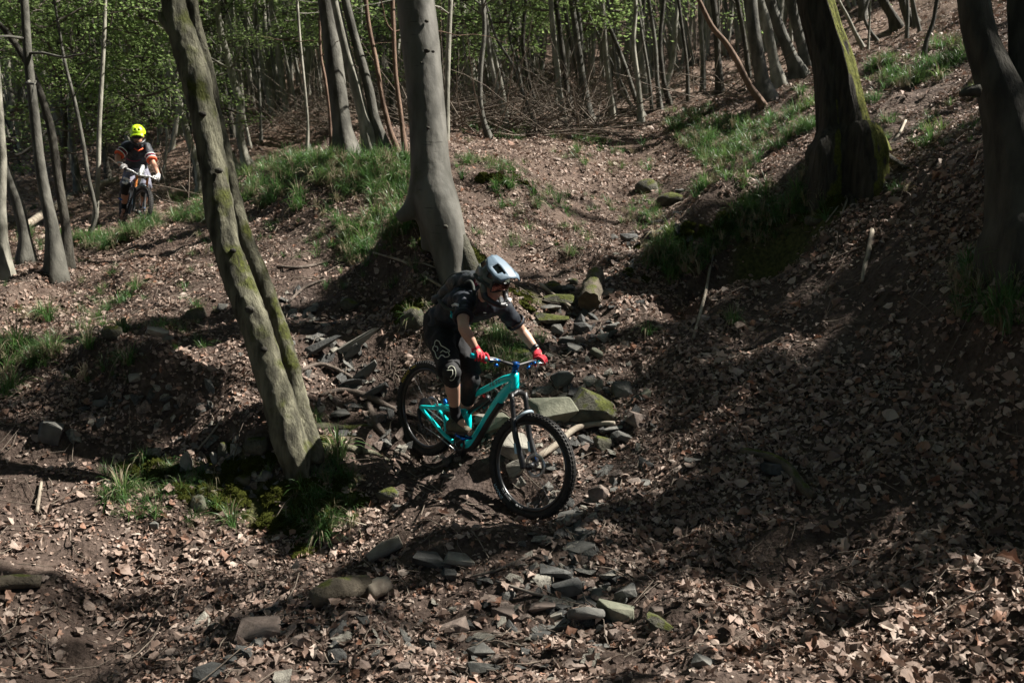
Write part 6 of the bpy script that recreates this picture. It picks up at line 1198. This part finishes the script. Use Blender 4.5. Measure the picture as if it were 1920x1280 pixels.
rd, Hd, ax, jr, sh_, T = make_rider(J, out1, 'cyclist in black with red gloves and blue-grey full-face helmet, crouched over the turquoise bike', bk, face)
def ribbon_on(target, uv, w, mt, name, parent, lift=.004, closed=False):
    dg = bpy.context.evaluated_depsgraph_get(); bv = BVHTree.FromObject(target, dg); org = Vector(ORG[parent.name]); pts = []
    if closed: uv = list(uv) + [uv[0]]
    uv2 = []; 
    for a, b in zip(uv[:-1], uv[1:]):
        for k in range(4): uv2.append((a[0] + (b[0] - a[0]) * k / 4, a[1] + (b[1] - a[1]) * k / 4))
    uv2.append(uv[-1])
    for u, v_ in uv2:
        d = Vector(P(u, v_, 1) - CAM).normalized(); h = bv.ray_cast(Vector(CAM) - org, d)
        if h[0] is not None: pts.append(np.array(h[0] + org + h[1].normalized() * lift if h[1].dot(d) < 0 else h[0] + org - h[1] * lift))
    if len(pts) > 2: V, Fc = tube(pts, w, 5); return mk(name, V, Fc, M[mt], parent)
Z1 = lambda L_: [(790 + a / 6.4, 480 + b / 6.4) for a, b in L_]
for L_, cl_ in (([(185,1010),(215,1025),(240,1075),(285,1100),(340,1140),(325,1165),(340,1190),(320,1210),(285,1215),(265,1195),(240,1190),(205,1235),(185,1210),(165,1150),(140,1120),(145,1090),(160,1070),(165,1030)], True), ([(165,1085),(190,1085),(205,1115),(190,1140)], False), ([(232,1160),(258,1135),(300,1160),(318,1150)], False)):
    ribbon_on(sh_, Z1(L_), .0036, 'line', 'fox_head_emblem', rd, .003, cl_)
Z2 = lambda L_: [(740 + a / 6.094, 660 + b / 6.094) for a, b in L_]
pd_ = J['padR']; cen = (648, 240)
ribbon_on(pd_, Z2([(cen[0] + 48 * math.sin(t), cen[1] - 78 * math.cos(t)) for t in np.linspace(-.9, 3.5, 14)]), .0028, 'line', 'knee_emblem', rd)
ribbon_on(pd_, Z2([(598, 208), (662, 208), (662, 255), (640, 285)]), .0028, 'line', 'knee_emblem', rd)
ribbon_on(jr, Z1([(372, 590), (405, 572), (450, 590)]), .006, 'white_print', 'sleeve_label', rd); ribbon_on(jr, Z1([(376, 606), (410, 590), (450, 606)]), .003, 'white_print', 'sleeve_label', rd)
for L_ in ([(640, 690), (700, 672), (770, 680)], [(600, 705), (690, 702), (800, 700)]): ribbon_on(jr, Z1(L_), .0025, 'strap', 'chest_print', rd)
ribbon_on(jr, Z1([(690, 430), (670, 520), (640, 600), (620, 660)]), .010, 'strap', 'shoulder_strap', rd, .004)
# full-face helmet: shell, peak with two openings, chin bar, goggles
sh1 = shell('helmet', Hd, (.135, .112, .135), (-.01, 0, .025), R(108), M['helm_olive'], rd, ax, vents=((-150, -100, 40, 62), (100, 150, 40, 62), (-70, -45, 60, 76), (45, 70, 60, 76), (-30, -8, 20, 40), (8, 30, 20, 40)))
pv = []; pf = []; nu_, nv_ = 17, 13
for i in range(nv_):
    t = i / (nv_ - 1)                                         # from the crown forward over the brow
    for j in range(nu_):
        s = -1 + 2 * j / (nu_ - 1); wd = np.interp(t, [0, .35, .75, 1], [.055, .105, .115, .082]); fw = -.055 + .245 * t - .022 * s * s * t; hh = .170 - .012 * t - .045 * t * t * 1.2 - (abs(s) ** 2.2) * np.interp(t, [0, .4, 1], [.02, .055, .035]); rid = .006 * math.exp(-((abs(s) - .33) / .08) ** 2)
        pv.append(Hd(fw, s * wd, hh + rid))
for i in range(nv_ - 1):
    for j in range(nu_ - 1):
        s = abs(-1 + 2 * (j + .5) / (nu_ - 1)); t = (i + .5) / (nv_ - 1)
        if .36 < s < .72 and .40 < t < .72 + .1 * (s < .55): continue
        pf.append([i * nu_ + j, i * nu_ + j + 1, (i + 1) * nu_ + j + 1, (i + 1) * nu_ + j])
pk = mk('peak', pv, pf, M['helm'], sh1); md = pk.modifiers.new('thickness', 'SOLIDIFY'); md.thickness = .006
g = Geo(); cb = []
for t in np.linspace(-1, 1, 15): a_ = t * 1.75; cb.append(Hd(.02 + .125 * math.cos(a_) if abs(a_) < 1.57 else .02 + .09 * math.cos(a_), .098 * math.sin(a_), -.115 + .055 * abs(t) ** 1.6 + (.07 * max(0, abs(t) - .75) * 4)))
g.add(*tube(catmull(cb, 3), np.interp(np.linspace(-1, 1, 43), [-1, -.5, 0, .5, 1], [.026, .020, .022, .020, .026]), 10)); mk('chin_bar', g.V(), g.f, M['black'], sh1)
for s in (-1, 1): g = Geo(); g.add(*tube(catmull([Hd(-.02, .095 * s, .03), Hd(.03, .100 * s, -.03), Hd(.05, .092 * s, -.09)], 4), [.03, .03, .028, .026, .024, .024, .022, .02, .02], 10)); mk('cheek_guard', g.V(), g.f, M['helm_olive'], sh1)
gl = []; 
for i in range(13):
    a_ = -1.05 + 2.1 * i / 12
    for j, (c, f_) in enumerate(((-.03, 0), (-.012, .010), (.012, .012), (.032, .004))): gl.append(Hd(.045 + (.075 + f_) * math.cos(a_), .088 * math.sin(a_), c + .006 + (.012 * math.cos(a_ * 3) if j == 0 else 0)))
go = mk('goggles', gl, [[i * 4 + j, (i + 1) * 4 + j, (i + 1) * 4 + j + 1, i * 4 + j + 1] for i in range(12) for j in range(3)], M['lens'], sh1)
g = Geo(); edge = [gl[i * 4 + 3] for i in range(13)] + [gl[i * 4] for i in range(12, -1, -1)]; edge.append(edge[0]); g.add(*tube(edge, .006, 6)); mk('goggle_frame', g.V(), g.f, M['black'], go)
g = Geo(); g.add(*tube(catmull([Hd(.07, -.088, .005), Hd(.0, -.122, .01), Hd(-.09, -.10, .02)], 4), .012, 6)); mk('goggle_strap', g.V(), g.f, M['strap'], go)
V, Fc = text_mesh('FOX', .030); mk('lettering', [Hd(-.005 + a_, -.126 - c_, -.008 + b_) for a_, b_, c_ in V], Fc, M['white_print'], sh1, False)
g = Geo(); g.add(*box(Hd(.142, .055, -.085), (.016, .03, .035), ax)); g.add(*box(Hd(.155, .02, -.11), (.012, .03, .012), ax)); mk('chin_vent', g.V(), g.f, M['white_print'], sh1)
# wrist watch
w0 = J['wrL']; d_ = J['elL'] - w0; d_ /= np.linalg.norm(d_); a1, a2 = frame_of(d_); g = Geo(); g.add(*lathe(w0 + d_ * .035, d_, a1, a2, [(.030, -.011), (.035, -.011), (.035, .011), (.030, .011)], 20)); wt_ = mk('watch_strap', g.V(), g.f, M['black'], rd)
q_ = CAM - (w0 + d_ * .035); q_ -= d_ * (q_ @ d_); q_ /= np.linalg.norm(q_); q2 = np.array([0, 0, 1.]) * .8 + q_; q2 -= d_ * (q2 @ d_); q2 /= np.linalg.norm(q2); b1_, b2_ = frame_of(q2); g = Geo(); g.add(*tube([w0 + d_ * .035 + q2 * .030, w0 + d_ * .035 + q2 * .044], .019, 14)); mk('watch_case', g.V(), g.f, M['black'], wt_)
# backpack on his back
td, tf, sx_, sc = T['td'], T['tf'], T['sx'], T['sc']; back = -tf if (-tf)[2] > 0 else tf
pkc = lambda a, b, c: J['pel'] + td * a + sx_ * b + back * c
pkc_ = pkc; pkc = lambda a, b, c: pkc_(a, b - .02, c + .035)
bpk = empty('backpack', pkc(.2, 0, .18), 'black hydration backpack worn by the near cyclist', 'backpack')
solid('pack_body', [ball(pkc(.17, 0, .15), (.14, .11, .07), 14, 10, [td, sx_, back]), ball(pkc(.29, 0, .175), (.16, .125, .08), 14, 10, [td, sx_, back]), ball(pkc(.40, 0, .15), (.13, .11, .07), 14, 10, [td, sx_, back]), ball(pkc(.06, 0, .12), (.09, .11, .045), 14, 10, [td, sx_, back])], .009, M['pack'], bpk, 5, folds(.010, 14, 6))
for o_ in (-.03, -.07): g = Geo(); g.add(*tube(catmull([pkc(.46, o_, .19), pkc(.38, o_ - .02, .212), pkc(.28, o_ - .02, .232), pkc(.16, o_ - .01, .20), pkc(.05, o_, .16)], 4), .004, 6)); mk('zip', g.V(), g.f, M['strap'], bpk)
g = Geo(); g.add(*tube(catmull([pkc(.40, -.06, .20), pkc(.36, -.10, .17), pkc(.32, -.12, .12)], 4), .006, 6)); mk('compression_strap', g.V(), g.f, M['strap'], bpk)
g = Geo(); g.add(*box(pkc(.50, -.05, .11), (.05, .02, .05), [td, sx_, back])); mk('magenta_tab', g.V(), g.f, M['magenta'], bpk)
for s in (-1, 1): g = Geo(); g.add(*tube(catmull([pkc(.42, .09 * s, .12), pkc(.50, .10 * s, .10), pkc(.53, .11 * s, .02), pkc(.48, .13 * s, -.08), pkc(.30, .16 * s, -.05), pkc(.18, .15 * s, .06)], 4), .011, 8)); mk('shoulder_strap', g.V(), g.f, M['strap'], bpk)
g = Geo(); q_ = P(848, 592, 7.13); g.add(*ball(q_, .017, 10, 8)); g.add(*tube([q_, q_ + np.array([-.02, .05, .05])], [.006, .006], 6)); mk('drinking_valve', g.V(), g.f, M['turq'], bpk)

# --- far rider
f0 = hit(251, 434, 14); Zf = px(f0)[2]
Fh2 = P(258.5, 397.5, Zf); Rh2 = P(239, 386, Zf + 1.05)
Rh2[2] = max(Rh2[2], float(H(Rh2[0], Rh2[1])) + .37)
bike2, B2, S2, bk2 = make_bike(Rh2, Fh2, -13, 14, dict(frame='white_paint', stanchion='orange', fork='dark_metal', decal='pale_blue', arch='grey_plastic', bar='white_print', grip='black', lever='steel', stem='white_print'), 'white mountain bike with orange fork coming down the trail under the far cyclist', ends=(P(227, 313, Zf + .1), P(262, 328, Zf), P(300, 337, Zf + .05)))
k_ = 18 / Zf if 0 else 1
Zp = Zf
J2 = dict(pel=P(256, 320, Zp + .62), neck=P(258, 266, Zp + .30), head=P(258.5, 255, Zp + .18), shR=P(240, 273, Zp + .32), shL=P(275, 277, Zp + .34), elR=P(220, 294, Zp + .2), elL=P(288, 308, Zp + .22), wrR=P(223, 306, Zp + .14), wrL=P(297, 328, Zp + .1),
    hR=P(247, 326, Zp + .58), hL=P(268, 327, Zp + .58), kR=P(235, 351, Zp + .32), kL=P(273, 356, Zp + .34), aR=P(232.5, 388, Zp + .52), aL=P(266, 394, Zp + .7), heelR=P(231, 399, Zp + .62), toeR=P(228, 405, Zp + .36), heelL=P(266, 402, Zp + .8), toeL=P(266, 406, Zp + .55), arch=.04)
for s, e_ in (('R', bk2['eR']), ('L', bk2['eL'])): dv = bk2['cl'] - e_; dv /= np.linalg.norm(dv); J2['grip' + s] = e_ + dv * .05
J2['kf'] = bk2['x']; J2['calf'] = bk2['x']
out2 = dict(skin='skin2', jersey='jersey', cuff='orange_cloth', stripe=[('white_print', .02), ('magenta', -.01), ('white_print', -.035)], sleeve=.62, shorts='grey_short', short=.72, sock=.14, shoe='shoe2', glove='glove2')
rd2, Hd2, ax2, jr2, sh2_, T2 = make_rider(J2, out2, 'cyclist in black jersey with orange cuffs and neon yellow helmet on the trail behind', bk2, ((.22, -.95, -.22), (.05, -.2, .97)))
s2 = shell('helmet', Hd2, (.130, .108, .125), (-.01, 0, .035), R(92), M['neon'], rd2, ax2, vents=((-32, -14, 45, 62), (14, 32, 45, 62), (-10, 10, 18, 34), (-100, -70, 40, 58), (70, 100, 40, 58)))
g = Geo(); pv = []
for i in range(5):
    for j in range(9): s = -1 + j / 4; pv.append(Hd2(.08 + .065 * i / 4 - .02 * s * s * i / 4, s * .09, .075 - .01 * i - .03 * s * s))
pk = mk('peak', pv, [[i * 9 + j, i * 9 + j + 1, (i + 1) * 9 + j + 1, (i + 1) * 9 + j] for i in range(4) for j in range(8)], M['neon'], s2); md = pk.modifiers.new('thickness', 'SOLIDIFY'); md.thickness = .006
gl = []
for i in range(11):
    a_ = -1.05 + 2.1 * i / 10
    for c in (-.03, .03): gl.append(Hd2(.04 + .075 * math.cos(a_), .086 * math.sin(a_), c + .01))
mk('goggles', gl, [[i * 2, (i + 1) * 2, (i + 1) * 2 + 1, i * 2 + 1] for i in range(10)], M['black'], s2)
g = Geo(); cb = [Hd2(.01 + .11 * math.cos(a_), .090 * math.sin(a_), -.10 + .03 * abs(a_)) for a_ in np.linspace(-1.6, 1.6, 11)]; g.add(*tube(cb, .019, 8)); mk('chin_guard', g.V(), g.f, M['black'], s2)
g = Geo(); g.add(*tube([Hd2(.04, -.06, -.17), Hd2(.075, 0, -.20), Hd2(.04, .06, -.17)], .010, 6)); mk('collar', g.V(), g.f, M['orange_cloth'], rd2)
ribbon_on(jr2, [(237, 297), (246, 301.5), (256, 302), (264, 299)], .006, 'magenta', 'jersey_print', rd2); ribbon_on(J2['padR'], [(231, 342), (236, 345), (239, 341)], .02, 'white_print', 'knee_print', rd2); ribbon_on(sh2_, [(232, 334), (238, 337), (243, 340)], .018, 'white_print', 'shorts_print', rd2)
